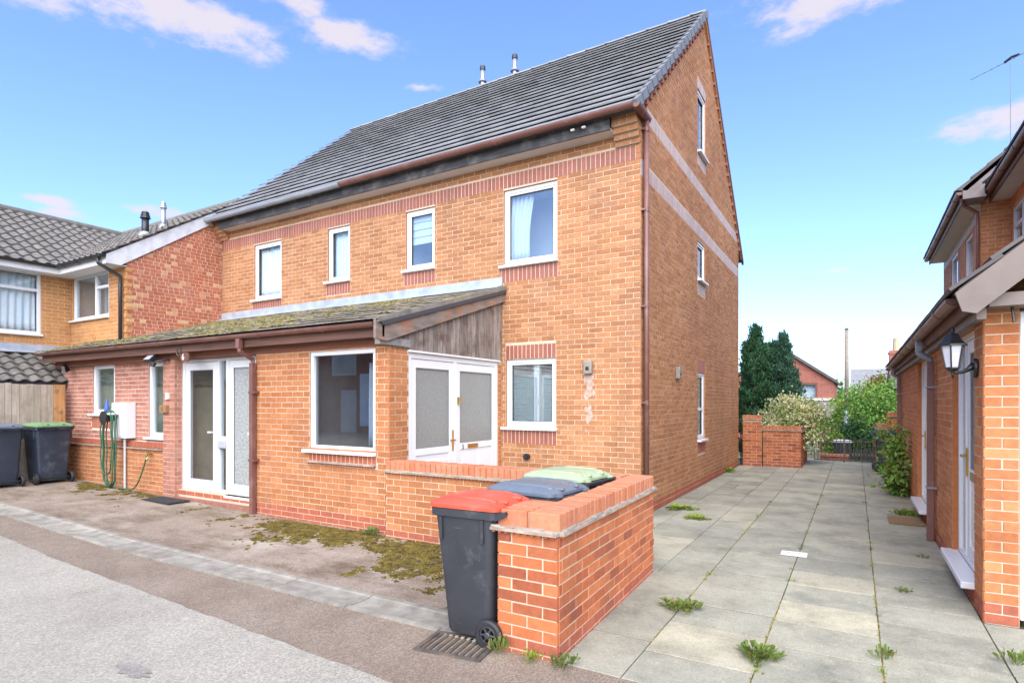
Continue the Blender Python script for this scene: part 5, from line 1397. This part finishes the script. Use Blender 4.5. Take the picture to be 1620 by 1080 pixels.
for Y, nm_ in ((8.25, 'a'), (13.9, 'b')):
    mb = MB(); mb.box(.60, .66, Y - .04, Y + .04, 2.20, 2.33); mb.tube([(.63, Y, 2.25), (.63, Y, 2.18), (.745, Y, 2.10), (.745, Y, 2.02)], .034, 8); hp = mb.build('swan_neck', rh, GREYP)
    mb = MB(); mb.box(.71, .78, Y - .035, Y + .035, 0, 2.08); p_ = bevel(mb.build('downpipe', rh, BROWNP), .008)
    for z in (1.78, .62): mb = MB(); mb.box(.70, .80, Y - .06, Y + .045, z - .01, z + .01); mb.build('pipe_clip', p_, GREYP)
# upper storey, set back; far half stands forward of the near half
XU, XN, YU = 2.05, 2.5, 14.1
fU = Fr(XU, 19.5, -90); uy = lambda Y: 19.5 - Y
hu = [(uy(18.1), uy(16.95), 4.23, 5.16), (uy(15.9), uy(15.0), 4.12, 5.12)]
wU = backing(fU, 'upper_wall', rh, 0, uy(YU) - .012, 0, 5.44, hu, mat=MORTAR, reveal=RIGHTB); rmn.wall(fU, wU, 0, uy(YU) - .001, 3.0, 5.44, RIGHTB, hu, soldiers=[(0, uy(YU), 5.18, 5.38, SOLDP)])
for h in hu: window(rh, fU, *h, n=-.02, glass=GLASS2, sash=False, sillext=.03)
fV = Fr(XU, YU, 0)
def vr(z): return (max(0, (z - 5.72) / .86), 1.4)
wV = backing(fV, 'upper_return', rh, .006, 1.4, 2.2, 6.8, rng=lambda z: (max(.012, (z - 5.72) / .86), 1.4), mat=MORTAR, reveal=RIGHTB); rmn.wall(fV, wV, .001, 1.4, 2.3, 6.7, RIGHTB, rng=vr)
fN = Fr(XN, YU, -90); hn = [(.08, 1.6, 4.20, 5.20)]
wN = backing(fN, 'upper_near_wall', rh, 0, YU - 5.4, 2.6, 5.44, hn, mat=MORTAR, reveal=RIGHTB); rmn.wall(fN, wN, 0, YU - 5.4, 2.9, 5.44, RIGHTB, hn)
window(rh, fN, *hn[0], n=-.02, mull=[.75], trans=[(.13, 4.85, .72)], glass=GLASS2, sash=False)
for X, y0, y1, tg in ((1.68, 13.62, 19.6, 0), (2.12, 5.2, 14.08, 1)):
    w0 = X + .37
    mb = MB(); mb.box(X + .06, w0 + .02, y0 + .02, y1, 5.42, 5.445); mb.build('eaves_soffit', rh, SOFFIT)
    mb = MB(); mb.box(X + .055, X + .08, y0, y1, 5.40, 5.56); mb.build('eaves_fascia', rh, STAINW if tg else plain('grey brown fascia', (.20, .17, .16), .7, .2, 5))
    gutter('eaves_gutter', rh, (X, y1, 5.54), (X, y0, 5.545), BROWNP, .06, 1.0)
    mb = MB(); mb.prism([(X - .05, y0 - .02, 5.58), (X + 3.2, y0 - .02, 5.58 + 3.25 * .86), (X + 3.2, y0 - .02, 5.50 + 3.25 * .86), (X + .1, y0 - .02, 5.55)], (0, y1 - y0 + .04, 0)); ur = mb.build('upper_roof', rh, RTILE)
    rt.flat(ur, (X - .07, y1 + .02, 5.565), (0, -1, 0), (1, 0, .86), y1 - y0 + .05, 13, .32, .30, RTILE)
mb = MB(); mb.prism([(1.72, 13.60, 5.40), (1.72, 13.60, 5.60), (4.8, 13.60, 8.25), (4.8, 13.60, 8.08), (2.0, 13.60, 5.66), (2.05, 13.60, 5.40)], (0, .03, 0)); mb.build('upper_barge', rh, plain('grey brown fascia', (.20, .17, .16)))
mb = MB(); mb.box(1.74, 2.05, 13.63, 14.1, 5.40, 5.64); mb.build('box_end', rh, plain('grey brown fascia', (.20, .17, .16)))
mb = MB(); mb.tube([(1.72, 13.75, 5.47), (1.75, 13.85, 5.36), (2.0, 14.05, 5.22), (2.0, 14.06, 5.0), (2.0, 14.06, 3.3)], .034, 8); mb.build('upper_downpipe', rh, BROWNP, True)
rmn.finish(300); rt.finish(150)
# wall lantern on the pier
lt = worldthing('wall_lantern', 'black coach lantern on a curved arm at the corner of the right-hand house', 'lantern', (XR_, 5.6, 1.87))
c = Vector((.645, 5.6, 0))
mb = MB(); mb.prism([(XR_ - .001, 5.6 + .045 * math.cos(a), 1.865 + .075 * math.sin(a)) for a in [2 * math.pi * i / 16 for i in range(16)]], (-.03, 0, 0)); bevel(mb.build('back_plate', lt, BLACK), .01)
mb = MB(); mb.tube([(XR_ - .02, 5.6, 1.89), (XR_ - .06, 5.6, 1.855), (XR_ - .10, 5.6, 1.835), (c.x, 5.6, 1.835), (c.x, 5.6, 1.85)], [.03, .018, .013, .013, .016], 8); mb.tube([(c.x, 5.6, 1.845), (c.x, 5.6, 1.79)], [.012, .006], 8); mb.build('arm', lt, BLACK, True)
hexr = lambda r, z: [(c.x + r * math.cos(R(60 * i + 15)), 5.6 + r * math.sin(R(60 * i + 15)), z) for i in range(6)]
mb = MB(); mb.loft([hexr(.02, 1.84), hexr(.05, 1.865), hexr(.05, 1.875)]); mb.build('base_cup', lt, BLACK)
for i in range(6): mb = MB(); mb.tube([hexr(.048, 1.87)[i], hexr(.078, 2.045)[i]], .006, 5); mb.build('glazing_bar', lt, BLACK)
mb = MB(); mb.loft([hexr(.044, 1.875), hexr(.073, 2.043)], caps=False); mb.build('lantern_glass', lt, plain('pale lantern glass', (.62, .62, .66), .2))
mb = MB(); mb.loft([hexr(.100, 2.04), hexr(.100, 2.052), hexr(.072, 2.075), hexr(.040, 2.13), hexr(.02, 2.14)]); mb.tube([(c.x, 5.6, 2.135), (c.x, 5.6, 2.155), (c.x, 5.6, 2.17), (c.x, 5.6, 2.18)], [.01, .016, .012, .004], 8); mb.build('lantern_roof', lt, BLACK)
# television aerial
ae = worldthing('television_aerial', 'thin television aerial on a mast above the right-hand house roof', 'aerial', (2.51, 14.2, 6.3))
mb = MB(); mb.tube([(2.51, 14.2, 6.1), (2.51, 14.2, 8.02)], .006, 6); mb.build('mast', ae, GREYP)
ba, bb = Vector((1.96, 14.5, 7.99)), Vector((2.7, 13.83, 7.99))
mb = MB(); mb.tube([ba, bb], .006, 6); mb.build('boom', ae, GREYP)
for i in range(9):
    p = ba.lerp(bb, i / 8); w = .02 + .004 * i; t_ = Vector((.67, .74, 0)); mb = MB(); mb.tube([p - t_ * w, p + t_ * w], .003, 5); mb.build('element', ae, GREYP)
p = ba.lerp(bb, .72); mb = MB(); mb.tube([p + Vector((-.10, .04, -.02)), p + Vector((0, 0, .04)), p + Vector((.1, -.06, .03))], .022, 6); mb.build('dipole', ae, BLACKP)

# ================================================================ REAR WALLS, GATE
def garden_wall(label, segs, loc):
    t = worldthing('garden_wall', label, 'wall', loc); mm = Masonry(t)
    for fr, a1, h, thick in segs:
        b = backing(fr, 'wall_face', t, .012, a1 - .012, -.7, h, mat=MORTAR, reveal=MORTAR, thick=thick)
        mm.wall(fr, b, .001, a1 - .001, .0 if fr.p(0, 0, 0).y < 18.5 else -.6, h, REDB, plinth=2, plinth_mat=PLINTH)
        cnt = max(2, round(a1 / .076)); st = a1 / cnt
        mb = MB(); fr.box(mb, -.01, a1 + .01, -thick - .03, .03, h, h + .022); mb.build('creasing', t, CREASE)
        for i in range(cnt):
            mb = MB(); fr.box(mb, i * st + .003, (i + 1) * st - .003, -thick - .008, .004, h + .022, h + .12 + random.uniform(-.003, .003)); mb.build('coping_brick', t, COPE)
    mm.finish(120)
garden_wall('stepped red brick garden wall in front of the conifers', [(Fr(-2.50, 15.80, 0), .46, 1.17, .2), (Fr(-2.03, 15.86, 0), .87, .90, .2), (Fr(-1.155, 15.86, 90), 2.1, .88, .2)], (-1.8, 16, 0))
garden_wall('red brick garden wall at the far end beside the black bin', [(Fr(.44, 18.0, -90), 1.35, .95, .2), (Fr(.66, 16.98, 0), 1.2, 1.25, .2)], (.6, 17.2, 0))
mb = MB()
sg_ = thing('iron_gate', 'narrow black iron side gate between the house corner and the garden wall', 'gate', (-2.54, 15.95, 0))
for i in range(3): mb = MB(); mb.tube([(-.03 + i * .025, 0, .02), (-.03 + i * .025, 0, .95)], .008, 6); mb.build('bar', sg_, BLACK)
mb = MB(); mb.box(-.035, .035, -.012, .012, .2, .24); mb.box(-.035, .035, -.012, .012, .82, .86); mb.build('rail', sg_, BLACK)
def rail_gate(label, x0, x1, y, z0, z1):
    t = thing('iron_gate', label, 'gate', (x0, y, z0)); W_ = x1 - x0; n = int(W_ / .085)
    for i in range(n + 1): mb = MB(); xx = i * W_ / n; mb.tube([(xx, 0, 0.03), (xx, 0, z1 - z0)], .0075, 5); mb.build('bar', t, IRON)
    for z in (.06, z1 - z0 - .05): mb = MB(); mb.box(0, W_, -.012, .012, z - .012, z + .012); mb.build('rail', t, IRON)
    mb = MB(); mb.box(W_ - .02, W_ + .02, -.02, .02, 0, z1 - z0 + .03); mb.build('stile', t, IRON)
rail_gate('left leaf of the low iron gate at the end of the paving', -.98, -.27, 17.95, 0, .62)
rail_gate('right leaf of the low iron gate at the end of the paving', -.23, .40, 17.95, 0, .62)

# ================================================================ BEYOND THE GATE
pk = thing('picket_fence', 'low dark picket fence beyond the gate under the green tree', 'fence', (-.15, 21.0, -.6))
for i in range(14):
    mb = MB(); xx = i * .085; mb.prism([(xx, 0, 0), (xx + .055, 0, 0), (xx + .055, 0, .74), (xx + .0275, 0, .82), (xx, 0, .74)], (0, .02, 0)); mb.build('picket', pk, plain('dark fence paint', (.03, .028, .028), .7))
mb = MB(); mb.box(0, 1.2, .02, .05, .55, .62); mb.build('rail', pk, OLDW)
dw = thing('garden_wall', 'plain pinkish low wall behind the left leaf of the gate', 'wall', (-.95, 20.4, -.6))
mb = MB(); mb.box(0, .75, 0, .2, 0, .55); mb.build('wall_face', dw, FARB); mb = MB(); mb.box(-.02, .77, -.03, .23, .55, .62); mb.build('coping', dw, COPE)
mb = MB(); mb.box(-2, 4, 18.42, 26, -.75, -.62); struct(mb.build('pavement', None, CONC))
bb_ = make_bin('wheeled_bin', 'far wheeled bin with pale lid beyond the gate next to the pole', plain('pale lid', (.55, .55, .53), .5), BIN, (-.38, 21.6, -.62), R(90), .5, .52, .95)
pole = thing('utility_pole', 'tall thin timber pole with pale lower half beyond the gate', 'pole', (-.30, 25.6, -.66))
mb = MB(); mb.tube([(0, 0, 1.9), (0, 0, 5.05)], [.085, .065], 10); mb.build('pole_shaft', pole, POLEW, True)
mb = MB(); mb.tube([(0, 0, 0), (0, 0, 1.95)], [.115, .10], 10); mb.build('pole_sleeve', pole, STEEL, True)
mb = MB(); mb.tube([(0, 0, 5.05), (0, 0, 5.12)], [.075, .04], 10); mb.build('pole_cap', pole, BLACKP)
# red gabled house behind the conifers
bh = worldthing('brick_house', 'distant dull red brick house with a sloping gable behind the variegated shrub', 'house', (-4.4, 33, -.7))
fb = Fr(-8.0, 32.0, 0); hh = [(8 - 3.2, 8 - 1.62, 1.78, 2.58)]
mb = backing(fb, 'gable_wall', bh, 2.2, 7.12, -.7, 4.3, hh, rng=lambda z: (max(2.2, 2.2 + (z - 2.55) / .71), min(7.12, 7.12 - (z - 2.6) / .71)), mat=FARB, reveal=FARB)
bm = Masonry(bh); bm.wall(fb, mb, 2.2, 7.12, -.6, 4.3, FARB, hh, rng=lambda z: (max(2.2, 2.2 + (z - 2.55) / .71), min(7.12, 7.12 - (z - 2.6) / .71))); bm.finish(60)
fbs = Fr(-.88, 32.0, 90); m2 = MB(); fbs.box(m2, 0.02, 6, -.1, 0, -.7, 2.6); m2.build('side_wall', bh, FARB)
window(bh, fb, *hh[0], n=-.02, sash=False, fw=.09, mull=[hh[0][0] + .82], glass=GLASS, room=plain('bright room', (.75, .77, .8), .9), depth=.2, sill=False)
bh_w = [o for o in bh.children if o.name.startswith('window')][0]; bh_w.data.materials[0] = STAINW
m2 = MB(); m2.prism([(-.75, 31.8, 2.52), (-3.34, 31.8, 4.36), (-5.95, 31.8, 2.52), (-5.95, 31.8, 2.66), (-3.34, 31.8, 4.52), (-.75, 31.8, 2.66)], (0, 6.5, 0)); m2.build('roof', bh, RTILE)
m2 = MB(); m2.prism([(-3.4, 31.98, 1.72), (-3.4, 30.6, .95), (-3.4, 30.6, .88), (-3.4, 31.98, 1.6)], (2.6, 0, 0)); m2.build('lean_to_roof', bh, PANT)
m2 = MB(); m2.box(-3.4, -.88, 31.9, 31.985, 1.72, 1.82); m2.build('flashing', bh, WHITE)
m2 = MB(); m2.box(-1.45, -1.33, 30.65, 30.75, -.7, .9); m2.build('porch_post', bh, STAINW)
m2 = MB(); m2.box(-3.3, -.95, 31.0, 31.1, -.7, .9); m2.build('porch_wall', bh, STAINW)
m2 = MB(); m2.box(-2.0, -1.55, 30.95, 30.998, -.68, .7); m2.build('door', bh, plain('grey green door', (.18, .24, .22), .5))
gh = worldthing('house', 'far house with a long plain grey roof behind the green tree', 'house', (3, 46, -.7))
m2 = MB(); m2.box(.0, 9, 44.2, 50, -.7, 2.4); m2.build('wall', gh, FARB)
m2 = MB(); m2.prism([(-.3, 43.9, 2.3), (-.3, 47.1, 3.95), (-.3, 50.3, 2.3)], (9.6, 0, 0)); m2.build('roof', gh, plain('far grey roof', (.20, .20, .20), .8, .15, 3))
ch = worldthing('house', 'far small house with a brick chimney peeping over the right-hand gutter', 'house', (3, 26, -.7))
m2 = MB(); m2.box(1.2, 5, 24.5, 29.5, -.7, 2.2); m2.build('wall', ch, FARB)
m2 = MB(); m2.prism([(1.1, 24.2, 2.1), (1.1, 27, 3.1), (1.1, 29.8, 2.1)], (4.2, 0, 0)); m2.build('roof', ch, RTILE)
m2 = MB(); m2.box(1.08, 1.55, 25.8, 26.25, 2.2, 3.55); m2.box(1.05, 1.58, 25.77, 26.28, 3.42, 3.50); chm = m2.build('chimney', ch, FARB)
m2 = MB(); m2.tube([(1.3, 26, 3.55), (1.3, 26, 4.02)], [.12, .095], 10); m2.build('chimney_pot', chm, plain('buff pot', (.45, .36, .24), .8))

# ---------------------------------------------------------------- trees and shrubs
def crown_pts(rnd, c, rad, n, clumps=40, shell=.75, spread=.22):
    cs = []
    for i in range(clumps):
        v = Vector((rnd.gauss(0, 1), rnd.gauss(0, 1), rnd.gauss(0, 1))).normalized() * (shell + (1 - shell) * rnd.random()) * rnd.uniform(.78, 1.0)
        cs.append(v)
    pts = []
    for i in range(n):
        v = rnd.choice(cs) + Vector((rnd.gauss(0, 1), rnd.gauss(0, 1), rnd.gauss(0, 1))) * spread
        pts.append((c[0] + v.x * rad[0], c[1] + v.y * rad[1], c[2] + v.z * rad[2]))
    return pts
def trunk(parent, base, top, r, rnd, limbs=6, spread=.5, mat=BARK):
    base, top = Vector(base), Vector(top); mb = MB(); mid = base.lerp(top, .5) + Vector((rnd.uniform(-.05, .05), rnd.uniform(-.05, .05), 0))
    mb.tube([base, mid, top], [r, r * .7, r * .3], 7)
    for i in range(limbs):
        p = base.lerp(top, rnd.uniform(.3, .8)); a = rnd.uniform(0, 6.28); q = p + Vector((math.cos(a) * spread, math.sin(a) * spread, spread * rnd.uniform(.5, 1.1)))
        mb.tube([p, p.lerp(q, .5) + Vector((0, 0, .05)), q], [r * .45, r * .3, r * .12], 5)
    return mb.build('trunk', parent, mat)
def conifer(label, x, y, z0, z1, rad, mat, seed):
    rnd = random.Random(seed); t = worldthing('conifer_tree', label, 'tree', (x, y, z0), 'conifers behind the garden wall')
    trunk(t, (x, y, z0), (x, y, z1 - .3), .09, rnd, 8, .25)
    pts = []; H = z1 - z0
    cl = []
    for i in range(240):
        h = rnd.random() ** .9; env = rad * (min(1, (1 - h) * 2.1 + .05) ** .75) * (.85 + .15 * math.sin(h * 40)); a = rnd.uniform(0, 6.28); cl.append((h, a, env * rnd.uniform(.35, 1.0)))
    for i in range(17000):
        h, a, r_ = rnd.choice(cl); k = rnd.random() ** .7
        s_ = .06 * (1 - h * .4)
        pts.append((x + math.cos(a) * r_ * (.75 + .3 * k) + rnd.gauss(0, s_), y + math.sin(a) * r_ * (.75 + .3 * k) + rnd.gauss(0, s_), z0 + h * H * .94 + .24 * k + rnd.gauss(0, .06)))
    leaves('crown', t, pts, .115, mat, up=1.7, aspect=.30, rnd=rnd)
conifer('tall dark green conifer beside the house corner', -2.50, 18.1, 0, 3.80, .66, CONIF, 1)
conifer('shorter blue-green conifer right of the tall conifer', -1.80, 18.4, 0, 3.52, .56, CONIF2, 2)
conifer('low dark conifer behind and between the two taller conifers', -2.12, 19.0, 0, 3.30, .55, CONIF, 3)
def shrub(name, label, c, rad, n, size, mats, seed, base_z, clumps=45, trunk_r=.04, spread=.2, shell=.75):
    rnd = random.Random(seed); t = worldthing(name, label, 'tree' if 'tree' in name else 'shrub', (c[0], c[1], base_z))
    trunk(t, (c[0], c[1], base_z), (c[0], c[1], c[2] + rad[2] * .3), trunk_r, rnd, 8, min(rad) * .6)
    for i, (mt, frac) in enumerate(mats): leaves('crown', t, crown_pts(rnd, c, rad, int(n * frac), clumps, shell, spread), size, mt, up=.3, aspect=.6, rnd=rnd)
    return t
shrub('variegated_shrub', 'cream variegated shrub spilling over the brick garden wall', (-1.45, 17.0, 1.02), (.78, .60, .70), 11000, .075, [(VARIEG, .8), (BUSHG, .2)], 4, 0)
shrub('green_shrub', 'small light green shrub at the end of the variegated shrub', (-1.27, 17.3, 1.05), (.32, .35, .42), 1300, .07, [(BUSHG, .6), (YELG, .4)], 14, 0, 14)
shrub('leafy_tree', 'bright green leafy tree beyond the gate to the right of the pole', (.62, 24.6, .85), (1.0, 1.0, 1.4), 9000, .11, [(BUSHG, .8), (YELG, .2)], 5, -.65, 60, .09)
shrub('leafy_tree', 'lighter green tree behind the pole', (-.25, 28.5, .6), (.8, .8, 1.45), 3200, .14, [(YELG, .5), (BUSHG, .5)], 6, -.65, 40, .08)
shrub('dark_shrub', 'dark evergreen shrub under the bright green tree', (.12, 22.6, .25), (.75, .5, .75), 3600, .10, [(DARKG, 1)], 7, -.65, 30)
shrub('yellow_shrub', 'small yellow green shrub left of the pole', (-.62, 22.5, .15), (.38, .3, .45), 1300, .08, [(YELG, .8), (BUSHG, .2)], 8, -.65, 18)
shrub('leafy_tree', 'orange-tinged treetop behind the bright green tree', (.75, 26.5, 2.1), (.55, .5, .6), 1400, .11, [(leaf_mat('orange leaf', [(.24, .17, .03), (.30, .20, .04), (.20, .20, .04)]), 1)], 9, -.65, 18, .08)
for i, (x_, y_, r_, h_) in enumerate(((6, 60, 6, 3.2), (-6, 75, 8, 3.6), (14, 70, 9, 4.5), (-16, 64, 8, 4.2), (2, 90, 10, 3.8))):
    shrub('distant_tree', ['rounded distant tree right of the far grey roof', 'broad distant tree behind the dull red house', 'large distant tree far to the right', 'broad distant tree far to the left', 'faint distant tree on the skyline'][i], (x_, y_, 1.0), (r_, 2.5, h_ * .75), 2600, .5, [(DARKG, .4), (BUSHG, .6)], 40 + i, -.65, 50, .3)
# climbing plant on the right-hand house
cp = worldthing('climbing_plant', 'leafy green climbing plant on the right-hand house beyond the second door', 'plant', (.74, 12.0, 0))
rnd = random.Random(15); pts = []; pts2 = []
mb = MB()
for i in range(11):
    y0 = 12.2 + rnd.gauss(0, .18); P = [Vector((.72, y0, 0))]; top = rnd.uniform(.5, 1.4)
    for j in range(6):
        P.append(Vector((.74 - abs(rnd.gauss(.06, .09)) - (.10 * j / 6 if i % 3 == 0 else 0), y0 + rnd.gauss(0, .16) - .06 * j, top * (j + 1) / 6)))
    mb.tube(P, .007, 4)
    for j in range(7):
        for q in range(15):
            p = P[j] + Vector((rnd.gauss(-.05, .07), rnd.gauss(0, .13), rnd.gauss(0, .10)))
            if p.x < .78 and p.z > 0: (pts if rnd.random() < .75 else pts2).append(p)
mb.build('stems', cp, BARK)
leaves('foliage', cp, pts, .085, BUSHG, .1, .2, .6, rnd); leaves('foliage', cp, pts2, .08, YELG, .1, .2, .6, rnd)

# ---------------------------------------------------------------- weeds and moss
def weed(label, x, y, r, h, n, seed, group='weeds in the paving', mat=None, flower=False, mat2=None):
    rnd = random.Random(seed); t = thing('weed', label, 'weed', (x, y, gz(x)), 0, group); mb = MB(); r *= .85; h *= .7
    for i in range(n):
        a = rnd.uniform(0, 6.28); tilt = rnd.uniform(.25, 1.0); L = r * rnd.uniform(.25, .55); w = L * rnd.uniform(.16, .34)
        d = Vector((math.cos(a), math.sin(a), 0)); sd = Vector((-d.y, d.x, 0)); b = d * r * (rnd.random() ** .7) * .75 * (1 + .4 * math.sin(3 * a + seed)) + Vector((0, 0, .002 + rnd.uniform(0, h * .45)))
        zz = h * (1 - tilt * .6); p1 = b + d * L * .45 * tilt + Vector((0, 0, zz * .8)); p2 = b + d * L * tilt + Vector((0, 0, zz * rnd.uniform(.5, 1.0)))
        mb.poly([b, p1 + sd * w, p2]); mb.poly([b, p2, p1 - sd * w])
    mb.build('foliage', t, mat or WEEDG)
    mb = MB()
    for i in range(5): a = i * 1.26; mb.tube([(0, 0, -.02), (math.cos(a) * r * .3, math.sin(a) * r * .3, h * .3)], .002, 4)
    mb.build('stem', t, mat or WEEDG)
big = [('bushy green weed in the paving in front of the low wall end', -1.16, 4.52, .17, .10, 150, None), ('large spreading green weed at the bottom of the paving', -.52, 3.92, .16, .10, 170, None),
       ('long flat weed against the gable wall base', -2.28, 8.85, .26, .06, 150, YELG), ('flat yellow green weed in the paving near the gable wall', -1.9, 8.2, .22, .05, 110, YELG),
       ('upright weed in the long joint near the bottom of the paving', .155, 4.30, .09, .12, 40, None), ('bright weed at the right edge of the paving', .84, 4.62, .10, .11, 45, None),
       ('green weed at the front corner of the low wall', -1.53, 3.17, .11, .10, 50, None), ('yellow green weed in front of the low wall pier', -1.74, 3.16, .08, .09, 40, YELG),
       ('broad-leaved weed beside the wheel of the red-lidded bin', -1.97, 3.14, .09, .16, 40, None), ('dandelion weed at the foot of the porch wall', -5.05, 5.15, .13, .13, 60, None),
       ('yellow tuft at the far foot of the gable wall', -2.5, 14.0, .16, .18, 90, YELG), ('pale weed beside the brown coir doormat', .62, 9.95, .20, .12, 90, YELG),
       ('small weed by the near white door step', .60, 7.3, .07, .05, 26, None), ('small weed in front of the right-hand pier', .35, 5.9, .09, .05, 36, None)]
for i, (lb, x_, y_, r_, h_, n_, mt) in enumerate(big): weed(lb, x_, y_, r_, h_, n_, 100 + i, mat=mt)
rw_ = random.Random(77)
for i in range(26):
    xj = rw_.choice([-1.18, -.52, -.52, .14, .14]); weed('tiny green weed growing in a joint of the paving', xj + rw_.gauss(0, .01), rw_.uniform(3.5, 11.5), rw_.uniform(.025, .06), rw_.uniform(.02, .05), 14, 300 + i, 'tiny weeds in the paving joints', rw_.choice([None, YELG]))
# moss on the driveway
rnd = random.Random(55); mb = MB()
nv = lambda x_, y_, k: noise.noise(Vector((x_ * k, y_ * k, 3.3)))
cnt = 0
for i in range(150000):
    x_ = rnd.uniform(-12.6, -2.4); y_ = rnd.uniform(3.6, 5.2)
    w = 0
    if x_ > -7.5: w = .42 - (5.16 - y_) * (.62 if x_ < -4.2 else .34)
    elif x_ < -9.9: w = .32 - (5.16 - y_) * .75
    else: w = .1 - (5.16 - y_) * .8
    if x_ > -3.4 and y_ < 4.5: w = .12
    if w + nv(x_, y_, 1.7) * .55 + nv(x_, y_, 6) * .4 + nv(x_, y_, 19) * .22 < .26 + rnd.uniform(-.10, .32): continue
    blob(mb, Vector((x_, y_, gz(x_))), rnd.uniform(.008, .022), rnd.uniform(.004, .014), rnd); cnt += 1
mb.mats = [MOSS]; o = mb.build('moss'); o['kind'] = 'stuff'; o['label'] = 'olive green moss growing along the foot of the porch wall'; o['category'] = 'moss'
mb = MB()
for i in range(5000):
    xj = rnd.choice([-1.18, -.52, .14]); y_ = rnd.uniform(3.3, 10)
    if nv(xj * 7, y_, 1.9) < .05: continue
    blob(mb, Vector((xj + rnd.gauss(0, .006), y_, -.006)), rnd.uniform(.004, .009), rnd.uniform(.004, .010), rnd)
mb.mats = [MOSSR]; o = mb.build('joint_moss'); o['kind'] = 'stuff'; o['label'] = 'thin yellow green moss in the long joints of the paving'; o['category'] = 'moss'
mb = MB()
for i in range(420):                                            # fallen leaves and grit by the kerb
    x_ = rnd.uniform(-12, -2.4); y_ = rnd.choice([rnd.uniform(3.6, 5.2), rnd.gauss(5.1, .06)]); a = rnd.uniform(0, 6.28); s_ = rnd.uniform(.006, .02)
    p = Vector((x_, min(y_, 5.2), gz(x_) + .006)); d = Vector((math.cos(a), math.sin(a), rnd.uniform(0, .4))) * s_; e_ = Vector((-d.y, d.x, 0)) * .5
    mb.poly([p - d, p + e_, p + d, p - e_])
mb.mats = [plain('dry leaf', (.32, .22, .10), .9, .4, 30)]; mb.m = [0] * len(mb.f); o = mb.build('leaf_litter'); o['kind'] = 'stuff'; o['label'] = 'scattered dry leaf litter on the driveway'; o['category'] = 'leaf litter'

# ================================================================ ACROSS THE ROAD (seen reflected in the panes)
op = worldthing('brick_house', 'brick house with white timbering across the road, seen only in window reflections', 'house', (-12, -9, 0))
mb = MB(); mb.box(-24, -5, -14, -9, -.1, 4.6); mb.build('wall', op, PINK)
mb = MB(); mb.prism([(-24.5, -8.6, 4.5), (-24.5, -11.5, 6.6), (-24.5, -14.4, 4.5)], (20, 0, 0)); mb.build('roof', op, RTILE)
for x_ in (-21, -17, -13, -9):
    fo = Fr(x_ + .8, -8.995, 180); mb = MB(); fo.box(mb, 0, 1.6, -.05, .03, 2.9, 4.1); w = mb.build('window', op, UPVC); mb = MB(); fo.box(mb, .1, 1.5, .03, .04, 3.0, 4.0); mb.build('pane', w, GLASS2)
    mb = MB(); fo.box(mb, 0, 1.0, -.05, .03, .1, 2.2); mb.build('door', op, UPVC)
